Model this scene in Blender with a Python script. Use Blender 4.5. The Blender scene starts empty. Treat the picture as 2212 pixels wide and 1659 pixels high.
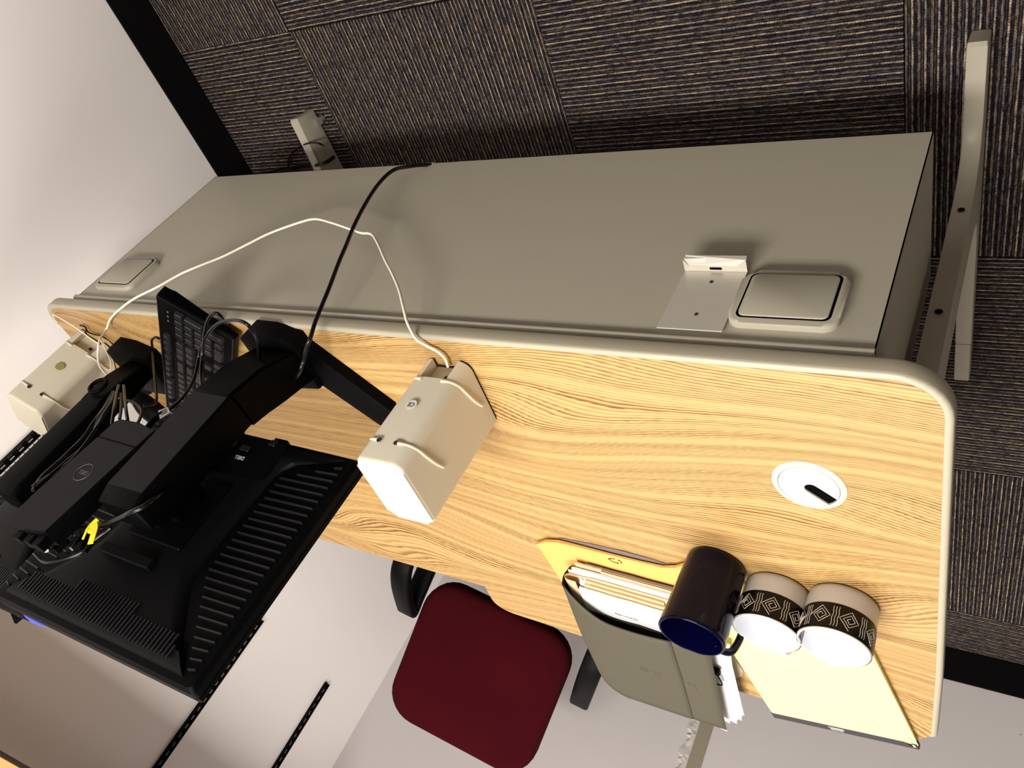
import bpy, bmesh, math, random
from mathutils import Vector, Matrix
random.seed(4)
SC = bpy.context.scene
COL = SC.collection
PI = math.pi
V = Vector

# ------------------------------------------------------------------ camera
RM = ((-0.84165568, 0.31924447, -0.43554412), (-0.09654004, 0.70459662, 0.7030104), (0.5313151, 0.63374015, -0.56220787))
cd = bpy.data.cameras.new('camera'); cam = bpy.data.objects.new('camera', cd); COL.objects.link(cam)
cd.sensor_width = 36; cd.lens = 1731.12 / 2212 * 36; cd.clip_start = .02
rx, ry, rz = (V(r) for r in RM)
cam.matrix_world = Matrix(((rx.x, -ry.x, -rz.x, 0), (rx.y, -ry.y, -rz.y, 0), (rx.z, -ry.z, -rz.z, 1.315), (0, 0, 0, 1)))
SC.camera = cam

# ------------------------------------------------------------------ world, lights, exposure
w = bpy.data.worlds.new('world'); SC.world = w; w.use_nodes = True
w.node_tree.nodes['Background'].inputs[0].default_value = (1, .95, .88, 1)
w.node_tree.nodes['Background'].inputs[1].default_value = .05
vs = SC.view_settings
vs.view_transform = 'Standard'; vs.look = 'None'; vs.gamma = 1; vs.exposure = 0.0; vs.use_curve_mapping = False

LIGHTS = [(0.42, 1.45, 44, 1.1, .45), (0.45, -0.08, 66, 1.1, .35), (-2.4, 0.4, 8, 1.1, .45)]
for lx, ly, pw, sx, sy in LIGHTS:
    ld = bpy.data.lights.new('ceiling_lamp', 'AREA'); ld.shape = 'RECTANGLE'; ld.size = sx; ld.size_y = sy
    ld.energy = pw; ld.color = (1.0, .955, .885)
    lo = bpy.data.objects.new('ceiling_lamp', ld); COL.objects.link(lo); lo.location = (lx, ly, 2.615)

# ------------------------------------------------------------------ materials
def s2l(c):
    return tuple(((x / 255) / 12.92 if x / 255 <= .04045 else ((x / 255 + .055) / 1.055) ** 2.4) for x in c)

def pm(name, rgb, rough=.5, metal=0, spec=.5, bump=None, coat=0, var=None, trans=0, emit=None):
    m = bpy.data.materials.new(name); m.use_nodes = True
    nt = m.node_tree; b = nt.nodes['Principled BSDF']
    c = s2l(rgb)
    b.inputs['Base Color'].default_value = (*c, 1)
    b.inputs['Roughness'].default_value = rough
    b.inputs['Metallic'].default_value = metal
    b.inputs['Specular IOR Level'].default_value = spec
    b.inputs['Coat Weight'].default_value = coat
    if emit:
        b.inputs['Emission Color'].default_value = (*s2l(emit[0]), 1); b.inputs['Emission Strength'].default_value = emit[1]
    tc = nt.nodes.new('ShaderNodeTexCoord')
    if var:
        n = nt.nodes.new('ShaderNodeTexNoise'); n.inputs['Scale'].default_value = var[0]; n.inputs['Detail'].default_value = 4
        nt.links.new(tc.outputs['Object'], n.inputs['Vector'])
        mx = nt.nodes.new('ShaderNodeMix'); mx.data_type = 'RGBA'
        mx.inputs['A'].default_value = (*[x * (1 - var[1]) for x in c], 1); mx.inputs['B'].default_value = (*[min(1, x * (1 + var[1])) for x in c], 1)
        nt.links.new(n.outputs['Fac'], mx.inputs['Factor']); nt.links.new(mx.outputs['Result'], b.inputs['Base Color'])
    if bump:
        n = nt.nodes.new('ShaderNodeTexNoise'); n.inputs['Scale'].default_value = bump[0]; n.inputs['Detail'].default_value = 3
        nt.links.new(tc.outputs['Object'], n.inputs['Vector'])
        bp = nt.nodes.new('ShaderNodeBump'); bp.inputs['Strength'].default_value = bump[1]; bp.inputs['Distance'].default_value = .001
        nt.links.new(n.outputs['Fac'], bp.inputs['Height']); nt.links.new(bp.outputs['Normal'], b.inputs['Normal'])
    return m

class NT:
    """small node-graph writer"""
    def __init__(s, m): s.t = m.node_tree; s.b = s.t.nodes['Principled BSDF']
    def n(s, ty, **kw):
        x = s.t.nodes.new(ty)
        for k, v in kw.items():
            if k.startswith('p_'): setattr(x, k[2:], v)
            else: s.set(x.inputs[k.replace('_', ' ')] if not k.startswith('i') or not k[1:].isdigit() else x.inputs[int(k[1:])], v)
        return x
    def set(s, inp, v):
        if isinstance(v, bpy.types.NodeSocket): s.t.links.new(v, inp)
        else: inp.default_value = v
    def m(s, op, a, b=0.0, c=0.0):
        x = s.n('ShaderNodeMath', p_operation=op); s.set(x.inputs[0], a); s.set(x.inputs[1], b); s.set(x.inputs[2], c); return x.outputs[0]
    def band(s, v, c, hw, soft):
        # 1 inside |v-c|<hw, soft edge
        d = s.m('ABSOLUTE', s.m('SUBTRACT', v, c))
        x = s.n('ShaderNodeMapRange', p_interpolation_type='SMOOTHSTEP', i0=d, i1=hw, i2=hw + soft, i3=1.0, i4=0.0); return x.outputs[0]
    def mix(s, f, a, b):
        x = s.n('ShaderNodeMix', p_data_type='RGBA'); s.set(x.inputs['Factor'], f); s.set(x.inputs['A'], a); s.set(x.inputs['B'], b); return x.outputs['Result']

def mat_carpet():
    m = bpy.data.materials.new('carpet_loop'); m.use_nodes = True; g = NT(m)
    tc = g.n('ShaderNodeTexCoord'); sp = g.n('ShaderNodeSeparateXYZ', i0=tc.outputs['Object'])
    nz = g.n('ShaderNodeTexNoise', i0=tc.outputs['Object']); nz.inputs['Scale'].default_value = 14; nz.inputs['Detail'].default_value = 3
    wob = g.m('MULTIPLY', g.m('SUBTRACT', nz.outputs['Fac'], .5), .0022)
    nz2 = g.n('ShaderNodeTexNoise', i0=tc.outputs['Object']); nz2.inputs['Scale'].default_value = 220; nz2.inputs['Detail'].default_value = 2
    wob = g.m('ADD', wob, g.m('MULTIPLY', g.m('SUBTRACT', nz2.outputs['Fac'], .5), .0016))
    y = g.m('ADD', sp.outputs['Y'], wob)
    s1 = g.m('FRACT', g.m('MULTIPLY', y, 1 / .0178))
    s2 = g.m('FRACT', g.m('MULTIPLY', y, 1 / .00254))
    row = g.m('FLOOR', g.m('MULTIPLY', y, 1 / .00254))
    # yarn noise along the row
    cmb = g.n('ShaderNodeCombineXYZ', i0=g.m('MULTIPLY', sp.outputs['X'], 1.0), i1=g.m('MULTIPLY', row, .37), i2=0.0)
    ny = g.n('ShaderNodeTexNoise', i0=cmb.outputs[0]); ny.inputs['Scale'].default_value = 60; ny.inputs['Detail'].default_value = 6; ny.inputs['Roughness'].default_value = .75
    loop = g.m('ABSOLUTE', g.m('SINE', g.m('ADD', g.m('MULTIPLY', sp.outputs['X'], PI / .0042), g.m('MULTIPLY', row, 1.7))))
    a = g.band(s1, .5, .05, .05)
    b = g.m('MULTIPLY', g.band(s1, .02, .05, .05), .42)
    b2 = g.m('MULTIPLY', g.band(s1, .98, .05, .05), .42)
    c = g.m('MULTIPLY', g.band(s1, .27, .03, .03), .16)
    st = g.m('MAXIMUM', g.m('MAXIMUM', a, g.m('MAXIMUM', b, b2)), c)
    nm = g.n('ShaderNodeMapRange', i0=ny.outputs['Fac'], i1=.38, i2=.58, i3=.12, i4=1.2)
    st = g.m('MULTIPLY', st, g.m('MULTIPLY', nm.outputs[0], g.m('ADD', g.m('MULTIPLY', loop, .6), .4)))
    hue = g.n('ShaderNodeTexNoise', i0=cmb.outputs[0]); hue.inputs['Scale'].default_value = 22
    hr = g.n('ShaderNodeMapRange', i0=hue.outputs['Fac'], i1=.42, i2=.58)
    tan = g.mix(hr.outputs[0], (*s2l((186, 166, 136)), 1), (*s2l((150, 140, 136)), 1))
    base = g.mix(hr.outputs[0], (*s2l((34, 27, 28)), 1), (*s2l((22, 20, 31)), 1))
    speck = g.n('ShaderNodeMapRange', i0=ny.outputs['Fac'], i1=.5, i2=.68, i3=0, i4=.75)
    base = g.mix(speck.outputs[0], base, (*s2l((76, 68, 68)), 1))
    g.set(g.b.inputs['Base Color'], g.mix(st, base, tan))
    g.b.inputs['Roughness'].default_value = 1; g.b.inputs['Specular IOR Level'].default_value = .05
    h = g.m('ADD', g.m('MULTIPLY', g.m('ABSOLUTE', g.m('SINE', g.m('MULTIPLY', y, PI / .00254))), .6), g.m('MULTIPLY', loop, .4))
    bp = g.n('ShaderNodeBump', Strength=.8, Distance=.0012, Height=h); g.set(g.b.inputs['Normal'], bp.outputs[0])
    return m

def mat_wood(name='oak_laminate', tint=1.0):
    m = bpy.data.materials.new(name); m.use_nodes = True; g = NT(m)
    tc = g.n('ShaderNodeTexCoord')
    mp = g.n('ShaderNodeMapping', i0=tc.outputs['Object']); mp.inputs['Scale'].default_value = (.95, 2.6, 1.0)
    n1 = g.n('ShaderNodeTexNoise', i0=mp.outputs[0]); n1.inputs['Scale'].default_value = 1.5; n1.inputs['Detail'].default_value = 1.0; n1.inputs['Roughness'].default_value = .4
    sp = g.n('ShaderNodeSeparateXYZ', i0=tc.outputs['Object'])
    mpb = g.n('ShaderNodeMapping', i0=tc.outputs['Object']); mpb.inputs['Scale'].default_value = (5, 16, 1.0)
    nb = g.n('ShaderNodeTexNoise', i0=mpb.outputs[0]); nb.inputs['Scale'].default_value = 1.0; nb.inputs['Detail'].default_value = 2.0
    f = g.m('ADD', g.m('ADD', sp.outputs['Y'], g.m('MULTIPLY', sp.outputs['X'], .03)), g.m('MULTIPLY', n1.outputs['Fac'], .30))
    f = g.m('ADD', f, g.m('MULTIPLY', nb.outputs['Fac'], .010))
    mp3 = g.n('ShaderNodeMapping', i0=tc.outputs['Object']); mp3.inputs['Scale'].default_value = (26, 420, 1)
    n3 = g.n('ShaderNodeTexNoise', i0=mp3.outputs[0]); n3.inputs['Scale'].default_value = 1; n3.inputs['Detail'].default_value = 3
    f = g.m('ADD', f, g.m('MULTIPLY', n3.outputs['Fac'], .0022))
    ph = g.m('FRACT', g.m('MULTIPLY', f, 290.0))
    n2 = g.n('ShaderNodeTexNoise', p_noise_dimensions='1D'); g.set(n2.inputs['W'], g.m('MULTIPLY', f, 60.0)); n2.inputs['Scale'].default_value = 1; n2.inputs['Detail'].default_value = 2
    amp = g.n('ShaderNodeMapRange', i0=n2.outputs['Fac'], i1=.34, i2=.66, i3=.40, i4=1.15)
    line = g.n('ShaderNodeMapRange', i0=ph, i1=0.0, i2=.75, i3=0, i4=1, p_interpolation_type='SMOOTHSTEP')
    line2 = g.n('ShaderNodeMapRange', i0=ph, i1=.78, i2=1.0, i3=1, i4=0)
    ln = g.m('MULTIPLY', g.m('POWER', g.m('MINIMUM', line.outputs[0], line2.outputs[0]), 1.6), amp.outputs[0])
    pore = g.n('ShaderNodeMapRange', i0=n3.outputs['Fac'], i1=.50, i2=.72, i3=0, i4=.6)
    light = (*s2l((202, 168, 112)), 1); dark = (*s2l((112, 78, 38)), 1); mid = (*s2l((182, 144, 90)), 1)
    col = g.mix(n2.outputs['Fac'], light, mid)
    col = g.mix(g.m('MULTIPLY', pore.outputs[0], .6), col, mid)
    col = g.mix(g.m('MINIMUM', ln, 1.0), col, dark)
    g.set(g.b.inputs['Base Color'], col)
    g.b.inputs['Roughness'].default_value = .42; g.b.inputs['Specular IOR Level'].default_value = .35
    bp = g.n('ShaderNodeBump', Strength=.12, Distance=.0004, Height=ln); g.set(g.b.inputs['Normal'], bp.outputs[0])
    return m

def mat_wall(name, rgb, speck=(150, 140, 138), th=.035, scale=9):
    m = bpy.data.materials.new(name); m.use_nodes = True; g = NT(m)
    tc = g.n('ShaderNodeTexCoord')
    vo = g.n('ShaderNodeTexVoronoi', i0=tc.outputs['Object']); vo.inputs['Scale'].default_value = scale
    d = g.n('ShaderNodeMapRange', i0=vo.outputs['Distance'], i1=th * .4, i2=th, i3=1, i4=0)
    sc = g.n('ShaderNodeSeparateColor', i0=vo.outputs['Color'])
    on = g.m('GREATER_THAN', sc.outputs[0], .62)
    nz = g.n('ShaderNodeTexNoise', i0=tc.outputs['Object']); nz.inputs['Scale'].default_value = 1.6; nz.inputs['Detail'].default_value = 4
    c = s2l(rgb)
    col = g.mix(nz.outputs['Fac'], (*[x * .96 for x in c], 1), (*[min(1, x * 1.04) for x in c], 1))
    g.set(g.b.inputs['Base Color'], g.mix(g.m('MULTIPLY', d.outputs[0], on), col, (*s2l(speck), 1)))
    g.b.inputs['Roughness'].default_value = .75; g.b.inputs['Specular IOR Level'].default_value = .3
    nf = g.n('ShaderNodeTexNoise', i0=tc.outputs['Object']); nf.inputs['Scale'].default_value = 90; nf.inputs['Detail'].default_value = 3
    bp = g.n('ShaderNodeBump', Strength=.12, Distance=.001, Height=nf.outputs['Fac']); g.set(g.b.inputs['Normal'], bp.outputs[0])
    return m

def mat_fabric():
    m = bpy.data.materials.new('wine_red_fabric'); m.use_nodes = True; g = NT(m)
    tc = g.n('ShaderNodeTexCoord'); nz = g.n('ShaderNodeTexNoise', i0=tc.outputs['Object']); nz.inputs['Scale'].default_value = 5
    g.set(g.b.inputs['Base Color'], g.mix(nz.outputs['Fac'], (*s2l((46, 1, 7)), 1), (*s2l((58, 2, 10)), 1)))
    n2 = g.n('ShaderNodeTexNoise', i0=tc.outputs['Object']); n2.inputs['Scale'].default_value = 700
    bp = g.n('ShaderNodeBump', Strength=.3, Distance=.0006, Height=n2.outputs['Fac']); g.set(g.b.inputs['Normal'], bp.outputs[0])
    g.b.inputs['Roughness'].default_value = .95; g.b.inputs['Specular IOR Level'].default_value = .1
    return m

def mat_pad():
    m = bpy.data.materials.new('yellow_ruled_paper'); m.use_nodes = True; g = NT(m)
    tc = g.n('ShaderNodeTexCoord'); sp = g.n('ShaderNodeSeparateXYZ', i0=tc.outputs['Object'])
    l = g.m('MULTIPLY', g.band(g.m('FRACT', g.m('MULTIPLY', sp.outputs['Y'], 1 / .0087)), .5, .03, .03), .30)
    r = g.m('MULTIPLY', g.band(sp.outputs['X'], .052, .0004, .0003), .55)
    col = g.mix(l, (*s2l((250, 240, 160)), 1), (*s2l((196, 176, 110)), 1))
    g.set(g.b.inputs['Base Color'], g.mix(r, col, (*s2l((226, 150, 120)), 1)))
    g.b.inputs['Roughness'].default_value = .8; g.b.inputs['Specular IOR Level'].default_value = .2
    return m

M = dict(
    carpet=mat_carpet(), wood=mat_wood(), fabric=mat_fabric(), pad=mat_pad(),
    wall_l=mat_wall('left_wall_paint', (244, 238, 236), (216, 208, 202), .02, 4),
    wall_b=mat_wall('back_wall_paint', (206, 200, 200), (120, 108, 104), .03, 11),
    ceil=pm('ceiling_tile_white', (226, 222, 214), .9, bump=(60, .3)),
    base=pm('black_rubber_baseboard', (12, 11, 12), .85, spec=.08),
    grey=pm('warm_grey_powder_coat', (170, 164, 147), .42, spec=.45, bump=(900, .08)),
    greyd=pm('warm_grey_leg_paint', (172, 165, 148), .4, spec=.45, bump=(900, .08)),
    band=pm('grey_edge_moulding', (170, 162, 142), .38, spec=.45),
    alu=pm('pale_sheet_metal', (200, 194, 182), .35, metal=.25, spec=.5),
    cream=pm('cream_plastic', (218, 206, 184), .4),
    black=pm('black_plastic', (3, 3, 4), .5, spec=.05, bump=(1200, .06)),
    blackm=pm('black_matte_plastic', (8, 8, 10), .5, spec=.07, bump=(1500, .06)),
    dock=pm('lit_charcoal_plastic', (36, 34, 36), .6, spec=.06, bump=(1500, .06)),
    dark=pm('deep_black_gap', (3, 3, 4), .9, spec=.05),
    gloss=pm('gloss_black_glass', (8, 8, 10), .12, spec=.5),
    key=pm('black_key_plastic', (20, 19, 22), .38, spec=.4),
    spk=pm('beige_speaker_plastic', (206, 198, 178), .42, spec=.4, bump=(1500, .06)),
    rubber=pm('dark_rubber', (40, 34, 32), .8),
    white=pm('white_cable', (238, 230, 208), .4),
    cable=pm('black_cable', (6, 6, 8), .25, spec=.35),
    paper=pm('white_paper', (240, 238, 240), .75, spec=.2),
    manila=pm('manila_paper', (206, 176, 138), .75, spec=.2),
    kraft=pm('golden_kraft_envelope', (226, 172, 96), .6, spec=.25, var=(9, .06)),
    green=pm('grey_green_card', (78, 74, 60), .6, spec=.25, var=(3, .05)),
    greenin=pm('dark_card_and_gap_shade', (44, 38, 30), .8),
    slate=pm('slate_grey_card', (112, 98, 92), .6),
    scrap=pm('translucent_grey_paper', (196, 184, 168), .6),
    navy=pm('navy_glaze', (9, 7, 24), .12, spec=.16, coat=.0),
    navyin=pm('cobalt_glaze', (5, 6, 48), .1, spec=.5),
    taupe=pm('taupe_glaze', (178, 172, 166), .25, coat=.2),
    mugw=pm('white_glaze', (234, 236, 242), .15, coat=.3),
    mugb=pm('black_glaze_band', (10, 7, 6), .3, spec=.2),
    motif=pm('pale_line_glaze', (196, 188, 176), .4),
    bind=pm('charcoal_binding', (46, 42, 50), .5),
    board=pm('grey_backing_board', (150, 138, 110), .8),
    ink=pm('dark_ink', (30, 22, 18), .6), inkg=pm('faded_grey_ink', (84, 78, 62), .7),
    inkb=pm('brown_ink', (96, 40, 8), .6),
    lettw=pm('white_print', (220, 218, 220), .5), lettd=pm('dark_grey_print', (84, 82, 84), .45),
    sticker=pm('grey_round_sticker', (222, 220, 216), .5), stg=pm('olive_foil_sticker', (168, 160, 96), .35, metal=.3),
    yellow=pm('yellow_plastic_tie', (246, 236, 40), .4),
    blue=pm('blue_plastic', (20, 60, 200), .25), chrome=pm('chrome', (200, 200, 205), .15, metal=1),
    shelfw=pm('orange_wood_edge', (226, 170, 110), .5), shelfu=pm('shaded_shelf_underside', (70, 52, 42), .7),
    patch=pm('olive_grey_wall_strip', (146, 138, 120), .8), plaster=pm('torn_plaster', (202, 196, 190), .9, bump=(160, .9)),
    diff=pm('lit_diffuser', (255, 246, 226), .5, emit=((255, 240, 214), 1.2)),
    screen=pm('screen_glass', (10, 10, 14), .2),
)

# ------------------------------------------------------------------ helpers
def tag(o, label=None, cat=None, group=None, kind=None):
    if label: o['label'] = label
    if cat: o['category'] = cat
    if group: o['group'] = group
    if kind: o['kind'] = kind
    return o

def thing(name, loc, label, cat, group=None, rz=0):
    o = bpy.data.objects.new(name, None); COL.objects.link(o); o.empty_display_size = .05
    o.location = loc; o.rotation_euler = (0, 0, rz)
    return tag(o, label, cat, group)

def RW(p):  # world matrix of an object whose parents are not evaluated yet
    m = Matrix.LocRotScale(p.location, p.rotation_euler.to_quaternion(), p.scale)
    if p.parent: m = RW(p.parent) @ p.matrix_parent_inverse @ m
    return m

def obj(name, bm, mat, parent=None, world=False, smooth=None, label=None, kind=None):
    """link bm as ONE mesh object. world=True: the mesh is in world coordinates although it has a parent"""
    me = bpy.data.meshes.new(name)
    bmesh.ops.recalc_face_normals(bm, faces=bm.faces)
    bm.to_mesh(me); bm.free()
    me.materials.append(M[mat] if isinstance(mat, str) else mat)
    if smooth is not None:
        me.shade_smooth()
        me.set_sharp_from_angle(angle=math.radians(smooth))
    o = bpy.data.objects.new(name, me); COL.objects.link(o)
    if parent:
        o.parent = parent
        if world: o.matrix_parent_inverse = RW(parent).inverted()
    if label: o['label'] = label
    if kind: o['kind'] = kind
    return o

def box(bm, x0, x1, y0, y1, z0, z1, bev=0, seg=2, mat=None):
    r = bmesh.ops.create_cube(bm, size=1)
    for v in r['verts']:
        v.co = V((x0 + (v.co.x + .5) * (x1 - x0), y0 + (v.co.y + .5) * (y1 - y0), z0 + (v.co.z + .5) * (z1 - z0)))
    if bev:
        es = list({e for v in r['verts'] for e in v.link_edges})
        bmesh.ops.bevel(bm, geom=es, offset=bev, segments=seg, affect='EDGES', profile=.5)
    return bm

def B(*a, **k): return box(bmesh.new(), *a, **k)

def prism(bm, pts, z0, z1, axis='z', bev=0, seg=2, bevside=None):
    """extrude a polygon; axis z: pts=(x,y); axis y: pts=(x,z); axis x: pts=(y,z)"""
    def P(p, h):
        return {'z': (p[0], p[1], h), 'y': (p[0], h, p[1]), 'x': (h, p[0], p[1])}[axis]
    a = [bm.verts.new(P(p, z0)) for p in pts]; b = [bm.verts.new(P(p, z1)) for p in pts]
    f0 = bm.faces.new(a); f1 = bm.faces.new(b[::-1]); n = len(pts)
    for i in range(n): bm.faces.new((a[i], a[(i + 1) % n], b[(i + 1) % n], b[i]))
    if bev:
        es = [e for e in ((list(f0.edges) if bevside != 1 else []) + (list(f1.edges) if bevside != 0 else []))]
        bmesh.ops.bevel(bm, geom=es, offset=bev, segments=seg, affect='EDGES', profile=.5)
    return bm

def rrect(x0, x1, y0, y1, r, n=6):
    pts = []
    for cx, cy, a0 in ((x1 - r, y1 - r, 0), (x0 + r, y1 - r, 90), (x0 + r, y0 + r, 180), (x1 - r, y0 + r, 270)):
        for k in range(n + 1):
            a = math.radians(a0 + 90 * k / n); pts.append((cx + r * math.cos(a), cy + r * math.sin(a)))
    return pts

def catmull(pts, sub=6, closed=False):
    P = [V(p) for p in pts]; n = len(P); out = []
    if n < 3: return P
    rng = n if closed else n - 1
    for i in range(rng):
        p0 = P[(i - 1) % n] if closed or i > 0 else P[0]; p1 = P[i]; p2 = P[(i + 1) % n]
        p3 = P[(i + 2) % n] if closed or i + 2 < n else P[-1]
        for k in range(sub):
            t = k / sub; t2 = t * t; t3 = t2 * t
            out.append(.5 * ((2 * p1) + (-p0 + p2) * t + (2 * p0 - 5 * p1 + 4 * p2 - p3) * t2 + (-p0 + 3 * p1 - 3 * p2 + p3) * t3))
    if not closed: out.append(P[-1])
    return out

def tube(bm, pts, r, seg=8, sub=5, closed=False, smooth=True, flat=None, up=None):
    """round tube (or flat=(w,h) rectangular-ish section) through points"""
    P = catmull(pts, sub, closed) if smooth else [V(p) for p in pts]
    n = len(P); T = []
    for i in range(n):
        a = P[(i - 1) % n] if closed or i > 0 else P[0]; b = P[(i + 1) % n] if closed or i < n - 1 else P[-1]
        d = (b - a); T.append(d.normalized() if d.length > 1e-9 else V((0, 0, 1)))
    u = V(up) if up else (V((0, 0, 1)) if abs(T[0].z) < .9 else V((1, 0, 0)))
    rings = []; nrm = (u - T[0] * u.dot(T[0])).normalized()
    for i in range(n):
        if up: nrm = (V(up) - T[i] * V(up).dot(T[i])).normalized()
        else: nrm = (nrm - T[i] * nrm.dot(T[i])).normalized()
        bn = T[i].cross(nrm)
        if flat:
            w_, h_ = flat; k_ = min(w_, h_) * .35
            sec = [(-w_ + k_, -h_), (w_ - k_, -h_), (w_, -h_ + k_), (w_, h_ - k_), (w_ - k_, h_), (-w_ + k_, h_), (-w_, h_ - k_), (-w_, -h_ + k_)]
            ring = [bm.verts.new(P[i] + bn * a + nrm * b) for a, b in sec]
        else:
            rr = r(i / (n - 1)) if callable(r) else r
            ring = [bm.verts.new(P[i] + nrm * math.cos(2 * PI * k / seg) * rr + bn * math.sin(2 * PI * k / seg) * rr) for k in range(seg)]
        rings.append(ring)
    s = len(rings[0])
    for i in range(n if closed else n - 1):
        A, Bq = rings[i], rings[(i + 1) % n]
        for k in range(s): bm.faces.new((A[k], A[(k + 1) % s], Bq[(k + 1) % s], Bq[k]))
    if not closed:
        bm.faces.new(rings[0][::-1]); bm.faces.new(rings[-1])
    return bm

def lathe(bm, prof, seg=48, c=(0, 0, 0), a0=0, a1=2 * PI):
    full = abs(a1 - a0 - 2 * PI) < 1e-6; n = seg if full else seg + 1; R_ = []
    for k in range(n):
        a = a0 + (a1 - a0) * k / seg
        R_.append([bm.verts.new((c[0] + r * math.cos(a), c[1] + r * math.sin(a), c[2] + z)) for r, z in prof])
    for k in range(seg):
        A, Bq = R_[k], R_[(k + 1) % n]
        for i in range(len(prof) - 1): bm.faces.new((A[i], A[i + 1], Bq[i + 1], Bq[i]))
    bmesh.ops.remove_doubles(bm, verts=bm.verts, dist=1e-6)
    return bm

def xf(bm, mtx):
    bmesh.ops.transform(bm, matrix=mtx, verts=bm.verts); return bm

def text_bm(s, size, mtx, depth=.0002, bold=False):
    c = bpy.data.curves.new('t', 'FONT'); c.body = s; c.size = size; c.extrude = depth; c.align_x = 'CENTER'; c.align_y = 'CENTER'
    if bold: c.offset = size * .02
    o = bpy.data.objects.new('t', c)
    COL.objects.link(o)
    dg = bpy.context.evaluated_depsgraph_get(); me = bpy.data.meshes.new_from_object(o.evaluated_get(dg))
    bm = bmesh.new(); bm.from_mesh(me); bpy.data.objects.remove(o); bpy.data.curves.remove(c); bpy.data.meshes.remove(me)
    return xf(bm, mtx)

def frame(o, x, y, z=None):
    """4x4 from origin and two axes"""
    x = V(x).normalized(); y = V(y); y = (y - x * y.dot(x)).normalized(); z = x.cross(y)
    return Matrix(((x.x, y.x, z.x, o[0]), (x.y, y.y, z.y, o[1]), (x.z, y.z, z.z, o[2]), (0, 0, 0, 1)))

# ------------------------------------------------------------------ the room
XW, YW, XR, YF, ZC = 1.802, 2.4045, -4.2, -3.2, 2.65
fl = obj('floor', B(XR, XW + .1, YF, YW + .1, -.06, -.006), 'dark'); tag(fl, kind='structure')
tx0, ty0, ts = .1965, 1.0045, .61
tile_me = {}
i = -5
def tile(x0, x1, y0, y1, alongx):
    bm = bmesh.new(); cx, cy = (x0 + x1) / 2, (y0 + y1) / 2
    g = .0009
    hx, hy = (x1 - x0) / 2 - g, (y1 - y0) / 2 - g
    if not alongx: hx, hy = hy, hx
    box(bm, -hx, hx, -hy, hy, -.006, 0, .0012, 1)
    o = obj('carpet_tile', bm, 'carpet', fl)
    o.location = (cx, cy, random.uniform(-.0003, 0.0)); o.rotation_euler = (0, 0, 0 if alongx else PI / 2)
TX = [XR, -3.4635, -2.8535, -2.2435, -1.6335, -1.0235, -.4135, .1965, .8065, 1.4165, XW]
TY = [YF, -2.605, -2.0, -1.395, -.79, -.185, .413, 1.0045, 1.600, 2.2, YW]
for i in range(len(TX) - 1):
    for j in range(len(TY) - 1):
        tile(TX[i], TX[i + 1], TY[j], TY[j + 1], (i + j) % 2 == 1)
# column .1965-.8065 is i=4, row .413-1.0 is j=4 : stripes along x

tag(obj('ceiling', B(XR, XW + .1, YF, YW + .1, ZC, ZC + .08), 'ceil'), kind='structure')
tag(obj('wall_left', B(XW, XW + .1, YF, YW + .1, 0, ZC), 'wall_l'), kind='structure')
wb = tag(obj('wall_back', B(XR, XW, YW, YW + .1, 0, ZC), 'wall_b'), kind='structure')
tag(obj('wall_right', B(XR - .1, XR, YF, YW + .1, 0, ZC), 'wall_l'), kind='structure')
tag(obj('wall_front', B(XR - .1, XW + .1, YF - .1, YF, 0, ZC), 'wall_l'), kind='structure')
def baseb(name, pts):
    (x0, y0), (x1, y1) = pts
    bm = B(min(x0, x1), max(x0, x1), min(y0, y1), max(y0, y1), 0, .1, .003, 2)
    tag(obj(name, bm, 'base'), kind='structure')
baseb('baseboard_left', ((XW - .006, YF), (XW, YW)))
baseb('baseboard_back', ((XR, YW - .006), (XW - .007, YW)))
baseb('baseboard_right', ((XR, YF + .007), (XR + .006, YW - .007)))
# olive-grey strip with torn paint on the back wall
tag(obj('trim_1', B(.659, .699, YW - .003, YW, .1, 2.3), 'patch'), kind='structure')
bm = bmesh.new(); random.seed(9)
z = .1; prev = None
while z < 1.3:
    xl = .726 + random.uniform(-.008, .012); xr_ = .700 + random.uniform(0, .008)
    yy = YW - random.uniform(.002, .006)
    cur = [bm.verts.new((xl, YW - .0002, z)), bm.verts.new(((xl + xr_) / 2, yy, z)), bm.verts.new((xr_, YW - .001, z))]
    if prev:
        for k in range(2): bm.faces.new((prev[k], prev[k + 1], cur[k + 1], cur[k]))
    prev = cur; z += random.uniform(.006, .014)
tag(obj('trim_2', bm, 'plaster'), kind='structure')

# ceiling lights (out of the frame, they light the room)
for k, (lx, ly, pw, sx, sy) in enumerate(LIGHTS):
    where = ('over the desk', 'behind the camera', 'on the side away from the left wall')[k]
    t = thing('ceiling_light', (lx, ly, ZC), 'white recessed ceiling light panel ' + where, 'light', 'ceiling light panels')
    bm = bmesh.new()
    for a in ((-sx / 2 - .03, sx / 2 + .03, -sy / 2 - .03, -sy / 2), (-sx / 2 - .03, sx / 2 + .03, sy / 2, sy / 2 + .03), (-sx / 2 - .03, -sx / 2, -sy / 2, sy / 2), (sx / 2, sx / 2 + .03, -sy / 2, sy / 2)):
        box(bm, *a, -.02, 0)
    obj('frame', bm, 'ceil', t)
    obj('diffuser', B(-sx / 2, sx / 2, -sy / 2, sy / 2, -.012, -.004), 'diff', t)

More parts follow.
